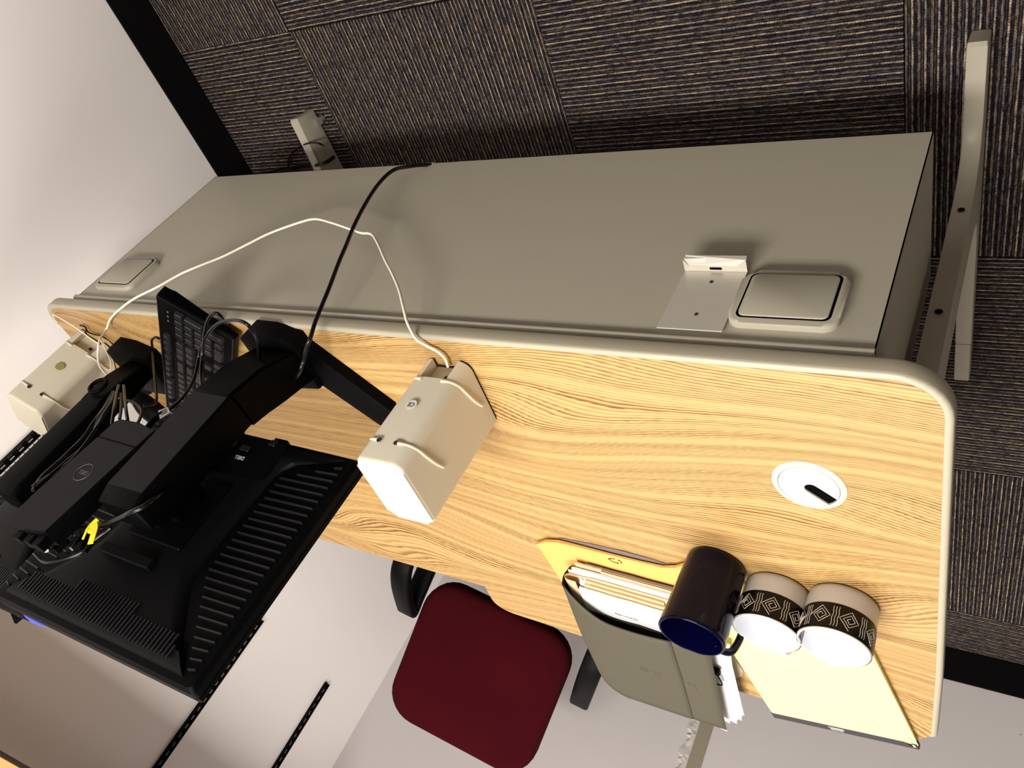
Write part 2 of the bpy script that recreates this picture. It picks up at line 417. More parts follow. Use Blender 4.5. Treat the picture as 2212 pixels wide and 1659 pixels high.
# ------------------------------------------------------------------ slotted standards and shelf on the left wall
def standard(y, z0, z1, label):
    t = thing('shelf_standard', (XW, y, z0), label, 'wall rail', 'black slotted shelf standards')
    bm = bmesh.new()
    w2 = .0085; d = .012; L_ = z1 - z0
    box(bm, -.003, 0, -w2, w2, 0, L_)
    box(bm, -d, -.0, -w2, -w2 + .002, 0, L_, .0006, 1); box(bm, -d, -.0, w2 - .002, w2, 0, L_, .0006, 1)
    obj('channel', bm, 'blackm', t)
    bm = bmesh.new(); z = .02
    while z < L_ - .03:
        for s in (-1, 1): box(bm, -.0040, -.0030, s * .0038 - .0012, s * .0038 + .0012, z, z + .012)
        z += .0254
    obj('bracket_slots', bm, 'alu', t, kind='stuff')
standard(2.1464, .795, 2.2, 'black slotted metal shelf rail nearest the room corner on the pale left wall')
standard(1.7366, .80, 2.2, 'black slotted metal shelf rail whose lower end is hidden by the large monitor corner')
standard(.8545, .80, 2.2, 'black slotted metal shelf rail behind the left beige speaker')
t = thing('wall_shelf', (XW, 1.5, 1.374), 'wooden wall shelf board on brackets at the top of the left wall', 'shelf')
obj('board', B(-.288, -.013, -.75, .75, .006, .026), 'shelfu', t)  # dark colour paints the shade on the shelf underside
obj('front_edge', B(-.294, -.288, -.75, .75, .004, .028, .001, 1), 'shelfw', t, label='pale orange wood front edge')
for yy in (.8545, 1.7366, 2.1464):
    if yy < 2.2: obj('bracket', prism(bmesh.new(), [(-.013, .006), (-.26, .006), (-.26, -.0), (-.03, -.05), (-.013, -.05)], yy - 1.5 - .002, yy - 1.5 + .002, 'y'), 'blackm', t)

# ------------------------------------------------------------------ desk
DZ = .735
desk = thing('desk', (.8, .95, 0), 'oak laminate desk with grey edge and grey metal modesty panel', 'desk')
def arc(cx, cy, r, a0, a1, n=8):
    return [(cx + r * math.cos(math.radians(a0 + (a1 - a0) * k / n)), cy + r * math.sin(math.radians(a0 + (a1 - a0) * k / n))) for k in range(n + 1)]
def outline(o):  # o = inset from the outer edge
    xr, yn, xl = .0465 + o, .579 + o, 1.606 - o
    pts = arc(xr + .056 - o, yn + .056 - o, .056 - o, 270, 180)                    # near right corner
    pts += [(xr + .0005, 1.15), (xr + .004, 1.335)]
    pts += arc(xr + .034, 1.338, .026, 175, 100, 5)
    pts += [(.18, 1.381), (.314, 1.3872), (.45, 1.384), (.56, 1.369), (.66, 1.344 + .008), (.755, 1.3445), (.8066, 1.341), (.8214, 1.3365), (.8315, 1.330), (.8381, 1.3222), (.8420, 1.311), (.8424, 1.2981), (.8395, 1.256)]
    pts += [(1.2452, 1.2489), (xl - .03, 1.2489)] + arc(xl - .03, 1.2189, .03, 90, 0, 4)
    pts += arc(xl - .045, yn + .045, .045, 0, -90, 8)
    return pts
inner = outline(.0085); outer = outline(0)
bm = prism(bmesh.new(), inner, DZ - .022, DZ, 'z')
obj('worktop', bm, 'wood', desk, world=True, label='oak grain laminate top with a stepped far edge')
# edge band: ring between inner and outer along near and right side
bm = bmesh.new()
n = len(inner)
idx = list(range(n - 9, n)) + list(range(0, 12))
prof = [(0, DZ - .0003), (.25, DZ + .0009), (.7, DZ + .0003), (.93, DZ - .0014), (1, DZ - .0042), (1, DZ - .019), (.85, DZ - .0222), (0, DZ - .0222)]
rings = []
for k in idx:
    a, b = V(inner[k]), V(outer[k]); rings.append([bm.verts.new((*(a.lerp(b, p[0])), p[1])) for p in prof])
for a, b in zip(rings, rings[1:]):
    for k in range(len(prof) - 1): bm.faces.new((a[k], a[k + 1], b[k + 1], b[k]))
bm.faces.new(rings[0]); bm.faces.new(rings[-1][::-1])
obj('edge_band', bm, 'band', desk, world=True, smooth=40)
bm = bmesh.new()
seam = [(.8905, 1.058), (.8714, 1.0662), (.856, 1.0715), (.8475, 1.080), (.8420, 1.0934), (.8400, 1.1341), (.8398, 1.18), (.8400, 1.2555)]
tube(bm, [(x, y, DZ) for x, y in seam], 0, flat=(.0005, .0003), sub=4, up=(0, 0, 1))
obj('laminate_seam', bm, 'patch', desk, world=True)
# grommet
GX, GY = .1893, .7681
gr = obj('cable_grommet', lathe(bmesh.new(), [(.0345, DZ + .0003), (.0345, DZ + .0030), (.0355, DZ + .0036), (.0390, DZ + .0032), (.0413, DZ + .0016), (.0418, DZ + .0001)], 56, (GX, GY, 0)), 'cream', desk, world=True, smooth=35)
obj('hole_shade', lathe(bmesh.new(), [(0, DZ + .0004), (.0344, DZ + .0004)], 40, (GX, GY, 0)), 'dark', gr, world=False)  # no hole in the top: a dark disc paints the shade inside
# cap with a slot open towards its rim
pts = []
import math as _m
sa = math.atan2(.7890 - GY, .1648 - GX)       # slot direction
sw = .0080
dx, dy = math.cos(sa), math.sin(sa)
half = math.asin(sw / .0338)
for k in range(49):
    a = sa + half + (2 * PI - 2 * half) * k / 48; pts.append((GX + .0338 * math.cos(a), GY + .0338 * math.sin(a)))
cxs = .004
slot = []
for k in range(9):
    a = sa - PI / 2 - PI * k / 8
    slot.append((GX + dx * (cxs) + sw * math.cos(a), GY + dy * (cxs) + sw * math.sin(a)))
pts += [(GX + dx * .0325 + dy * sw, GY + dy * .0325 - dx * sw)] + slot + [(GX + dx * .0325 - dy * sw, GY + dy * .0325 + dx * sw)]
obj('cap', prism(bmesh.new(), pts, DZ + .0008, DZ + .0030), 'cream', gr)

# modesty panel
PY = .5885
PXL, PXR, PZB, PZT = 1.5322, .1206, .2856, .699
bm = bmesh.new(); box(bm, PXR, PXL, PY, PY + .0015, PZB, PZT)
mp_ = obj('modesty_panel', bm, 'grey', desk, world=True)
bm = bmesh.new(); tube(bm, [(PXR, PY + .0010, .6995), (PXL, PY + .0010, .6995)], .0062, seg=16, smooth=False)
obj('rolled_hem', bm, 'grey', mp_, smooth=50)
bm = bmesh.new(); box(bm, PXR, PXL, PY, PY + .014, PZB, PZB + .0015); obj('bottom_return', bm, 'grey', mp_)
for x in (PXR, PXL - .0015):
    obj('side_flange', prism(bmesh.new(), [(PY, PZB), (.810, PZB + .012), (.810, .705), (PY, .698)], x, x + .0015, 'x'), 'grey', mp_)
obj('side_clip', B(PXR - .004, PXR, .635, .69, .655, .695, .001, 1), 'grey', mp_)
def cover(x0, x1, z0, z1):
    c = obj('support_cover', prism(bmesh.new(), rrect(x0, x1, z0, z1, .016), PY - .0085, PY, 'y', .005, 4, bevside=0), 'grey', desk, world=True, smooth=60)
    # recessed groove and centre plate
    obj('groove', prism(bmesh.new(), rrect(x0 + .0085, x1 - .0085, z0 + .0062, z1 - .0085, .008), PY - .0089, PY - .0080, 'y'), 'dark', c)
    obj('centre_plate', prism(bmesh.new(), rrect(x0 + .0112, x1 - .0112, z0 + .0082, z1 - .0106, .007), PY - .0103, PY - .0080, 'y', .0012, 2, bevside=0), 'grey', c, smooth=60)
cover(.160, .2765, .584, .6745)
cover(1.388, 1.5045, .584, .6745)
# small sheet-metal holder on the panel
h = obj('metal_holder', B(.2765, .3525, PY - .0036, PY - .0020, .582, .6855, .0004, 1), 'alu', desk, world=True, label='pale sheet metal plate with a bent bottom lip')
obj('lip', prism(bmesh.new(), [(.2765, PY - .0036), (.2765, PY - .0195), (.2885, PY - .0110), (.3465, PY - .0110), (.3525, PY - .0195), (.3525, PY - .0036)], .5805, .582), 'alu', h)
bm = bmesh.new(); q_ = [(.2885, PY - .0110, .5815), (.3465, PY - .0110, .5815), (.3525, PY - .0195, .5800), (.3515, PY - .0205, .5735), (.2775, PY - .0205, .5735), (.2765, PY - .0195, .5800)]
A = [bm.verts.new(p) for p in q_]; C_ = [bm.verts.new((p[0], p[1] + .0008, p[2] - .0010)) for p in q_]
bm.faces.new(A); bm.faces.new(C_[::-1])
for i in range(6): bm.faces.new((A[i], A[(i + 1) % 6], C_[(i + 1) % 6], C_[i]))
obj('lip_flange', bm, 'alu', h)
obj('lip_slot', prism(bmesh.new(), rrect(.306, .321, PY - .0095, PY - .0062, .0015, 3), .5821, .5824, 'z'), 'dark', h)
for zz, xx in ((.602, .3135), (.660, .3135)):
    obj('screw', lathe(xf(bmesh.new(), Matrix.Identity(4)), [(0, 0), (.0022, 0), (.0022, .0006), (0, .0008)], 14), 'rubber', h).matrix_local = Matrix.Translation(V((xx, PY - .0036, zz)) - V(desk.location) * 0) @ Matrix.Rotation(PI / 2, 4, 'X')

# C-shaped legs
def leg(x0, x1):
    prof = [(.592, .004), (.583, .060), (.588, .0645), (.700, .0670), (.730, .0735), (.752, .092), (.766, .125), (.773, .165), (.771, .23), (.762, .40), (.752, .60), (.750, .705),
            (.838, .705), (.838, .45), (.841, .30), (.848, .19), (.856, .13), (.868, .085), (.888, .062), (.93, .055), (1.17, .049), (1.17, .004)]
    l = obj('leg', prism(bmesh.new(), prof, x0, x1, 'x', .0025, 2), 'greyd', desk, world=True, smooth=30)
    obj('foot_cap', prism(bmesh.new(), [(1.1712, .004), (1.1712, .049), (1.268, .046), (1.275, .040), (1.282, .006), (1.282, .004)], x0, x1, 'x', .0025, 2), 'greyd', l, smooth=30)
    for yy, zz in ((.7708, .196), (.7588, .437)):
        b_ = bmesh.new(); lathe(b_, [(0, 0), (.0048, 0), (.0048, .0006), (0, .0006)], 16)
        o = obj('bolt_hole', b_, 'dark', l); o.matrix_local = Matrix.Translation(V(((x0 + x1) / 2, yy - .0012, zz))) @ Matrix.Rotation(PI / 2 + .03, 4, 'X')
    for yy in (.62, 1.25):
        obj('glide', lathe(bmesh.new(), [(0, 0), (.009, 0), (.011, .003), (.011, .006), (0, .006)], 16, ((x0 + x1) / 2, yy, 0)), 'rubber', l)
    return l
leg(.081, .107); l2 = leg(1.4575, 1.4835)
obj('glide', lathe(bmesh.new(), [(0, .012), (.009, .012), (.012, .004), (.012, .0), (0, .0)], 20, (1.4475, .617, 0)), 'chrome', l2, label='small chrome glide')
obj('cross_rail', B(.107, 1.4575, .80, .83, .672, .7065, .002, 1), 'greyd', desk, world=True)

# ------------------------------------------------------------------ speakers
def speaker(loc, rz, label, right=True):
    t = thing('desktop_speaker', loc, label, 'speaker', 'beige desktop speakers', rz)
    W, D_, H_ = .074, .114, .180
    # plan outline, rear face at y=0 looking to -y
    def plan(o=0):
        r = .012; pts = []
        for cx, cy, a0 in ((W / 2 - r, D_ - r, 0), (-W / 2 + r, D_ - r, 90), (-W / 2 + r, r, 180), (W / 2 - r, r, 270)):
            for k in range(6):
                a = math.radians(a0 + 90 * k / 5); pts.append((cx + (r - o) * math.cos(a), cy + (r - o) * math.sin(a)))
        return pts
    # the rear face bulges slightly
    def bulge(p): return (p[0], p[1] - (.006 * (1 - (2 * p[0] / W) ** 2) if p[1] < .02 else 0))
    pl = [bulge(p) for p in plan()]
    nx0, nx1, nz = (-.021, .021, .036)
    obj('base_pad', prism(bmesh.new(), [(p[0] * .97, .002 + p[1] * .97) for p in pl[:18] + [(nx0 * 1.03, -.003), (nx0 * 1.03, .008), (nx1 * 1.03, .008), (nx1 * 1.03, -.003)] + pl[18:]], 0, .0036), 'rubber', t)
    bm = bmesh.new()
    # upper body
    prism(bm, pl, nz, H_, 'z', .006, 4, bevside=1)
    for f in [f for f in bm.faces if f.normal.z < -.9 and all(abs(v.co.z - nz) < 1e-5 for v in f.verts)]: pass
    # lower body: the same plan with a notch cut in the rear face
    notch = pl[:18] + [(nx0, bulge((nx0, 0))[1]), (nx0, .012), (nx1, .012), (nx1, bulge((nx1, 0))[1])] + pl[18:]
    prism(bm, notch, .0035, nz)
    obj('cabinet', bm, 'spk', t, smooth=35)
    obj('recess_panel', B(nx0 + .001, nx1 - .001, .0106, .0122, .0035, nz), 'spk', t)
    b_ = lathe(bmesh.new(), [(0, 0), (.0032, 0), (.0032, .0005), (0, .0005)], 16)
    o = obj('screw_hole', b_, 'rubber', t); o.matrix_local = Matrix.Translation((-.006, .0102, .022)) @ Matrix.Rotation(PI / 2, 4, 'X')
    def sy(x): return -.006 * (1 - (2 * x / W) ** 2)
    rx_ = -W / 2
    for z0, z1 in ((.041, .030), (.148, .137)):
        for s in (-1, 1):
            pts = [(s * .014 + s * .002, sy(.016) + .0006, z0), (s * .024, sy(.024) + .0004, z0 - .001), (s * .032, .0016, z0 - .003), (s * (W / 2 - .0008), .011, z0 - .006), (s * (W / 2 + .0004), .024, z0 - .0095), (s * (W / 2 + .0004), .046, z0 - .0165), (s * (W / 2 + .0004), .064, z0 - .0245)]
            obj('raised_rib', tube(bmesh.new(), pts, .0025, seg=8, sub=5), 'spk', t, smooth=60)
            if z0 > .1:
                b_ = lathe(bmesh.new(), [(0, 0), (.0034, 0), (.0034, .0008), (0, .0008)], 16)
                o = obj('keyhole', b_, 'rubber', t); o.matrix_local = Matrix.Translation((s * .0135, sy(.0135) + .0002, z0 + .0005)) @ Matrix.Rotation(PI / 2, 4, 'X')
    b_ = lathe(bmesh.new(), [(0, 0), (.0078, 0), (.0078, .0003), (0, .0003)], 24)
    o = obj('sticker', b_, 'sticker' if right else 'stg', t, label='round CE sticker' if right else 'round olive foil sticker')
    o.matrix_local = Matrix.Translation((.002, -.0059, .0875)) @ Matrix.Rotation(PI / 2, 4, 'X')
    if right:
        tb = text_bm('CE', .0086, Matrix.Identity(4), .00008, True)
        q = obj('lettering', tb, 'ink', o); q.matrix_local = Matrix.Translation((0, 0, .0004))
    # front grille (far side)
    obj('front_grille', B(-W / 2 + .014, W / 2 - .014, D_ - .002, D_ + .002, .014, H_ - .030, .001, 1), 'blackm', t)
    return t
yr = math.atan2(.622 - .624, -.07)          # rear edge runs along -x
speaker((.6365, .6215, DZ), .00, 'beige computer speaker with CE sticker standing alone right of the black monitor stand')
speaker((1.4985, .6560, DZ), -.70, 'beige computer speaker with olive foil sticker at the wall end of the desk', False)

# ------------------------------------------------------------------ keyboard
kb = thing('keyboard', (1.1271, .5077, .765), 'black full size keyboard lying askew over the desk edge behind the monitors', 'keyboard')
kb.rotation_euler = Matrix(((math.cos(.8515), -math.sin(.8515) * math.cos(.05), 0), (math.sin(.8515), math.cos(.8515) * math.cos(.05), 0), (0, -math.sin(.05), 1))).to_3x3().normalized().to_euler()
KL, KD = .449, .1370
su, sv = 1.0196, .9253
bm = bmesh.new()
prism(bm, [(0, -.004), (0, -.022), (.02, -.022), (KD, -.013), (KD, -.002), (KD - .003, 0), (.003, 0)][::-1], 0, KL, 'x')
bmesh.ops.bevel(bm, geom=[e for e in bm.edges if abs(e.verts[0].co.x - e.verts[1].co.x) < 1e-6], offset=.003, segments=3, affect='EDGES')
obj('case', bm, 'black', kb, smooth=40)
obj('rim', tube(bmesh.new(), [(.002, .002, 0), (KL - .002, .002, 0), (KL - .002, KD - .002, 0), (.002, KD - .002, 0)], .0012, seg=6, smooth=False, closed=True), 'key', kb)
for xx in (.06, KL - .08): obj('rear_foot', B(xx, xx + .03, .004, .014, -.030, -.020, .001, 1), 'black', kb)
for k in range(3): obj('indicator_light', B(.030 + k * .013, .034 + k * .013, .018, .021, 0, .0006), 'lettd', kb)
keymesh = {}
def key(u, v, wu, wv):
    k_ = (round(wu, 4), round(wv, 4))
    x, y = u * su / 1000, v * sv / 1000
    if k_ not in keymesh:
        wx, wy = wu * su / 1000, wv * sv / 1000
        bm = bmesh.new(); g = .0011; hz = .0062; t_ = .0022
        a = [(g, g), (wx - g, g), (wx - g, wy - g), (g, wy - g)]; c = [(g + t_, g + t_ * .6), (wx - g - t_, g + t_ * .6), (wx - g - t_, wy - g - t_ * 1.3), (g + t_, wy - g - t_ * 1.3)]
        A = [bm.verts.new((*p, .0002)) for p in a]; C = [bm.verts.new((*p, hz)) for p in c]
        bm.faces.new(C)
        for i in range(4): bm.faces.new((A[i], A[(i + 1) % 4], C[(i + 1) % 4], C[i]))
        bmesh.ops.bevel(bm, geom=[e for e in bm.edges if e.verts[0].co.z > .005 and e.verts[1].co.z > .005], offset=.0008, segments=1, affect='EDGES')
        o = obj('key', bm, 'key', kb); keymesh[k_] = o.data
    else:
        o = bpy.data.objects.new('key', keymesh[k_]); COL.objects.link(o); o.parent = kb
    o.location = (x, y, 0)
K = 19.05
# u runs from the number-pad end, v from the function-row edge
def row(u0, v, widths):
    u = u0
    for w_ in widths: key(u, v, w_ * K, K if v > 12 else 15); u += w_ * K
NP = 12
np0 = 36
for r_ in range(5):
    v = np0 + r_ * K
    if r_ == 0: row(NP, v, [1, 1, 1, 1])
    elif r_ == 1: key(NP, v, K, 2 * K); row(NP + K, v, [1, 1, 1])
    elif r_ == 2: row(NP + K, v, [1, 1, 1])
    elif r_ == 3: key(NP, v, K, 2 * K); row(NP + K, v, [1, 1, 1])
    else: row(NP + K, v, [1, 2])
CL = NP + 4 * K + 9
row(CL, 10, [1, 1, 1])
row(CL, np0, [1, 1, 1]); row(CL, np0 + K, [1, 1, 1]); row(CL + K, np0 + 3 * K, [1]); row(CL, np0 + 4 * K, [1, 1, 1])
ML = CL + 3 * K + 6
u = ML
for g_ in range(3):
    row(u, 10, [1, 1, 1, 1]); u += 4 * K + 11
key(ML + 14 * K, 10, K, 15)
row(ML, np0, [2] + [1] * 13); row(ML, np0 + K, [1.5] + [1] * 12 + [1.5]); row(ML, np0 + 2 * K, [2.25] + [1] * 11 + [1.75])
row(ML, np0 + 3 * K, [2.75] + [1] * 10 + [2.25]); row(ML, np0 + 4 * K, [1.25] * 4 + [6.25] + [1.25] * 3)

# ------------------------------------------------------------------ monitor stands
def stand(loc, rz, label, legb=True, clip=False, ux=(-.056, .0215), nb=(-.044, .040), nthin=0):
    t = thing('monitor_stand', loc, label, 'monitor stand', 'black monitor stands', rz)
    L0 = V((.935, .640))
    def q(x, y): return (x - L0.x, y - L0.y)
    h_ = .018
    body = [q(.999, .589), q(.975, .5745), q(.931, .5755), q(.886, .589), q(.884, .607), q(.892, .684), q(.95, .690), q(.986, .684), q(.996, .61)]
    obj('base_body', prism(bmesh.new(), body, 0, h_ + .012, 'z', .004, 2, bevside=1), 'black', t, smooth=30)
    obj('base_leg', prism(bmesh.new(), [q(.886, .600), q(.782, .7245), q(.782, .740), q(.808, .765), q(.824, .7665), q(.902, .681), q(.925, .66)], 0, h_, 'z', .003, 2, bevside=1), 'black', t, smooth=30)
    hb = h_ if legb else .010
    obj('base_leg', prism(bmesh.new(), [q(.99, .61), q(1.056, .705), q(1.052, .722), q(1.030, .735), q(1.014, .730), q(.955, .660)], 0, hb, 'z', .003, 2, bevside=1), 'black', t, smooth=30)
    # neck and upright: profile in y,z extruded across x
    y0 = -L0.y
    neck = [(.606 + y0, .02), (.578 + y0, .09), (.566 + y0, .150), (.566 + y0, .156), (.628 - nthin + y0, .156), (.640 - nthin + y0, .09), (.668 - nthin * 1.5 + y0, .02)]
    def slanted(x0b, x1b, x0t, x1t, prof, zt):
        bm = bmesh.new(); n = len(prof); A = []; C = []
        for (y, z) in prof:
            f = max(0, min(1, z / zt)); A.append(bm.verts.new((x0b + (x0t - x0b) * f, y, z))); C.append(bm.verts.new((x1b + (x1t - x1b) * f, y, z)))
        bm.faces.new(A); bm.faces.new(C[::-1])
        for i in range(n): bm.faces.new((A[i], A[(i + 1) % n], C[(i + 1) % n], C[i]))
        bmesh.ops.bevel(bm, geom=list(bm.edges), offset=.004, segments=2, affect='EDGES')
        return bm
    obj('neck', slanted(nb[0], nb[1], ux[0] + .001, ux[1], neck, .156), 'black', t, smooth=35)
    col_ = [(.566 + y0, .154), (.566 + y0, .325), (.572 + y0, .345), (.612 + y0, .345), (.624 + y0, .154)]
    bm = prism(bmesh.new(), col_, ux[0], ux[1], 'x', .005, 3)
    obj('upright', bm, 'black', t, smooth=35)
    if not clip: obj('lit_face', B(ux[0] + .003, ux[1] - .003, .5652 + y0, .5664 + y0, .159, .322), 'dock', t, label='charcoal front of the upright painted as lit against its black sides')  # lighter colour paints the light on the front, black sides stand for shade
    obj('rear_fin', B(ux[0] + .009, ux[1] - .010, .612 + y0, .628 + y0, .16, .335, .002, 1), 'black', t)
    # mount head towards the monitor
    obj('mount_arm', B(-.036, .022, .618 + y0, .652 + y0, .255, .31, .004, 2), 'black', t)
    obj('tilt_hub', tube(bmesh.new(), [(-.04, .640 + y0, .283), (.026, .640 + y0, .283)], .013, seg=20, smooth=False), 'black', t, smooth=40)
    if clip:
        obj('cable_clip', tube(bmesh.new(), [(-.048 + .015 * math.cos(a * PI / 5), .562 + y0, .122 + .015 * math.sin(a * PI / 5)) for a in range(10)], .0035, seg=8, closed=True), 'black', t, smooth=60)
    return t
stand((.935, .640, DZ), 0, 'black monitor stand with splayed feet and wide upright next to the right-hand beige speaker')
stand((1.372, .716, DZ), -.08, 'black monitor stand with a cable ring beside the left beige speaker', False, True, (-.0865, -.031), (-.030, .022), .022)

# ------------------------------------------------------------------ monitors
def monitor(P0, yaw, label, detail=True):
    """origin at the lower corner away from the wall, x towards the wall, y to the screen side, z up"""
    t = thing('monitor', P0, label, 'monitor', 'black computer monitors seen from behind', yaw)
    W, Hh = .405, .337
    # bezel box (screen side) and back shell
    obj('bezel', B(0, W, -.010, 0, 0, Hh, .002, 1), 'black', t)
    obj('screen', B(.016, W - .016, 0, .0006, .020, Hh - .016), 'screen', t)
    bm = bmesh.new()
    def ring(o, y, b=0): return [(p[0], y, p[1]) for p in rrect(o, W - o, o + b, Hh - o, .006 + o * .3, 4)]
    levels = [(0, -.010), (.0, -.020), (.004, -.026), (.016, -.028)]
    prev = None
    for o_, y_ in levels:
        cur = [bm.verts.new(p) for p in ring(o_, y_)]
        if prev:
            for k in range(len(cur)): bm.faces.new((prev[k], prev[(k + 1) % len(cur)], cur[(k + 1) % len(cur)], cur[k]))
        prev = cur
    bm.faces.new(prev)
    obj('back_shell', bm, 'black', t, smooth=30)
    # raised centre with curved side seams
    def centre(o):
        L_ = [(.022, .326), (.050, .300), (.100, .235), (.108, .215), (.110, .190), (.108, .120), (.104, .060), (.098, .046), (.084, .034), (.015, .010)]
        L_ = [(x + o, min(Hh - .008, max(.006 + o, z)) - (o if z > .3 else 0)) for x, z in L_]
        R_ = [(W - x, z) for x, z in L_[::-1]]
        return L_ + R_
    bm = bmesh.new(); prev = None
    for o_, y_ in ((0, -.026), (.0015, -.0295), (.006, -.033), (.020, -.036)):
        cur = [bm.verts.new((x, y_, z)) for x, z in centre(o_)]
        if prev:
            n_ = len(cur)
            for k in range(n_): bm.faces.new((prev[k], prev[(k + 1) % n_], cur[(k + 1) % n_], cur[k]))
        prev = cur
    bm.faces.new(prev)
    obj('centre_cover', bm, 'blackm', t, smooth=30)
    # side vents: slanted slats, pieces of a grille
    for side in (0, 1):
        bm = bmesh.new()
        for k in range(27):
            z0 = .022 + k * .0112
            # length grows from both ends
            zz = z0
            if zz < .050: x1 = .018 + (zz - .020) * 2.2
            elif zz < .205: x1 = .094
            else: x1 = .094 - (zz - .205) * .68
            x0 = .011
            if x1 - x0 < .004: continue
            A = (x0, z0); Bp = (x1, z0 + .003)
            s = [(A[0], A[1]), (Bp[0], Bp[1]), (Bp[0], Bp[1] + .0019), (A[0], A[1] + .0019)]
            if side: s = [(W - x, z) for x, z in s][::-1]
            prism(bm, s, -.0310, -.0275, 'y')
        o = obj('side_vent', bm, 'key', t); o['label'] = 'rows of slanted vent ribs'
    # top vent strip
    bm = bmesh.new(); tn = 46
    for k in range(tn):
        x = .052 + k * (W - .104) / (tn - 1)
        mid = abs(x - W / 2) < .058
        z1 = Hh - .020; z0 = z1 - (.042 if mid else .028) + (.012 if k in (0, tn - 1) else 0)
        box(bm, x - .0007, x + .0007, -.0385, -.0355, z0, z1)
    o = obj('top_vent', bm, 'key', t); o['label'] = 'row of upright vent ribs along the top'
    if detail:
        obj('hinge_cover', B(.170, .270, -.0445, -.0355, .222, .236, .001, 1), 'blackm', t)
        obj('mount_ring', tube(bmesh.new(), [(.2025 + .047 * math.cos(a * PI / 16), -.0362, .145 + .047 * math.sin(a * PI / 16)) for a in range(32)], .0007, seg=6, closed=True, sub=1), 'dark', t)
        obj('mount_plate', B(.150, .255, -.0405, -.0355, .095, .200, .002, 1), 'black', t)
        obj('port_recess', prism(bmesh.new(), rrect(.112, .300, .012, .078, .010), -.0372, -.0360, 'y'), 'dark', t)
        for a, b_, w_ in ((.170, .048, .018), (.200, .045, .013), (.226, .043, .013), (.134, .030, .012)):
            obj('port', B(a, a + w_, -.0392, -.0368, b_ - .02, b_ - .010, .001, 1), 'key', t)
        m_ = Matrix.Translation((.176, -.0378, .0495)) @ Matrix.Rotation(PI / 2, 4, 'X')
        obj('lettering', text_bm('DELL', .0082, m_, .0002, True), 'lettw', t)
        obj('bottom_latch', B(.140, .165, -.020, -.008, -.006, .001, .001, 1), 'black', t)
    return t
mon = monitor((.722, .700, .878), -.05, 'black monitor back with rows of side vents, nearer to the right-hand speaker')
mon2 = monitor((1.138, .735, .875), .09, 'black monitor cut by the picture edge, only its vented corner showing', False)

# ------------------------------------------------------------------ docking station mounted beside the upright
dk = thing('docking_station', (1.0, .560, .93), 'charcoal docking station box strapped upright behind the monitors', 'docking station')
bm = bmesh.new()
pl = [(1.070, .975), (1.050, .952), (1.008, .945), (.985, .940), (.966, .948), (.966, 1.118), (.978, 1.135), (1.060, 1.130), (1.070, 1.118)]
pl = [(x, z) for x, z in pl]
prism(bm, [(1.0440, .9590), (1.0512, .9648), (1.0700, 1.0900), (1.0740, 1.1410), (1.0440, 1.1480), (.9988, 1.1437), (.9838, 1.1407), (.9600, .9760), (.9572, .9661), (.9998, .9600)], .566, .594, 'y', .003, 2, bevside=0)
case = obj('case', bm, 'black', dk, world=True, smooth=30)
obj('lit_face', prism(bmesh.new(), [(1.0425, .9610), (1.0495, .9660), (1.0680, 1.0900), (1.0718, 1.1395), (1.0435, 1.1462), (.9995, 1.1420), (.9852, 1.1390), (.9618, .9760), (.9592, .9675), (1.0000, .9620)], .5655, .5662, 'y'), 'dock', dk, world=True, label='charcoal face painted as lit against the black sides, with a round emblem')  # case front coloured lighter as lit, the shaded sides stay black
bm = bmesh.new(); tube(bm, [(1.0530, .5652, .9957), (.9640, .5652, .9990)], .0006, seg=5, smooth=False); obj('case_joint', bm, 'dark', dk, world=True)
bm = bmesh.new(); tube(bm, [(1.0155 + .0155 * math.cos(a * PI / 12), .5653, 1.0515 + .0135 * math.sin(a * PI / 12)) for a in range(24)], .0005, seg=5, closed=True, sub=1)
obj('logo_ring', bm, 'lettd', dk, world=True)
obj('lettering', text_bm('DELL', .0088, Matrix.Translation((1.0155, .5654, 1.0515)) @ Matrix.Rotation(PI, 4, 'Z') @ Matrix.Rotation(PI / 2, 4, 'X') @ Matrix.Rotation(PI, 4, 'Y'), .0001), 'lettd', dk, world=True)
for a in (.985, 1.005, 1.03): obj('plug', B(a, a + .014, .572, .586, 1.140, 1.158, .001, 1), 'black', dk, world=True)
obj('mount_strap', B(.964, .985, .590, .640, 1.02, 1.05, .001, 1), 'black', dk, world=True)

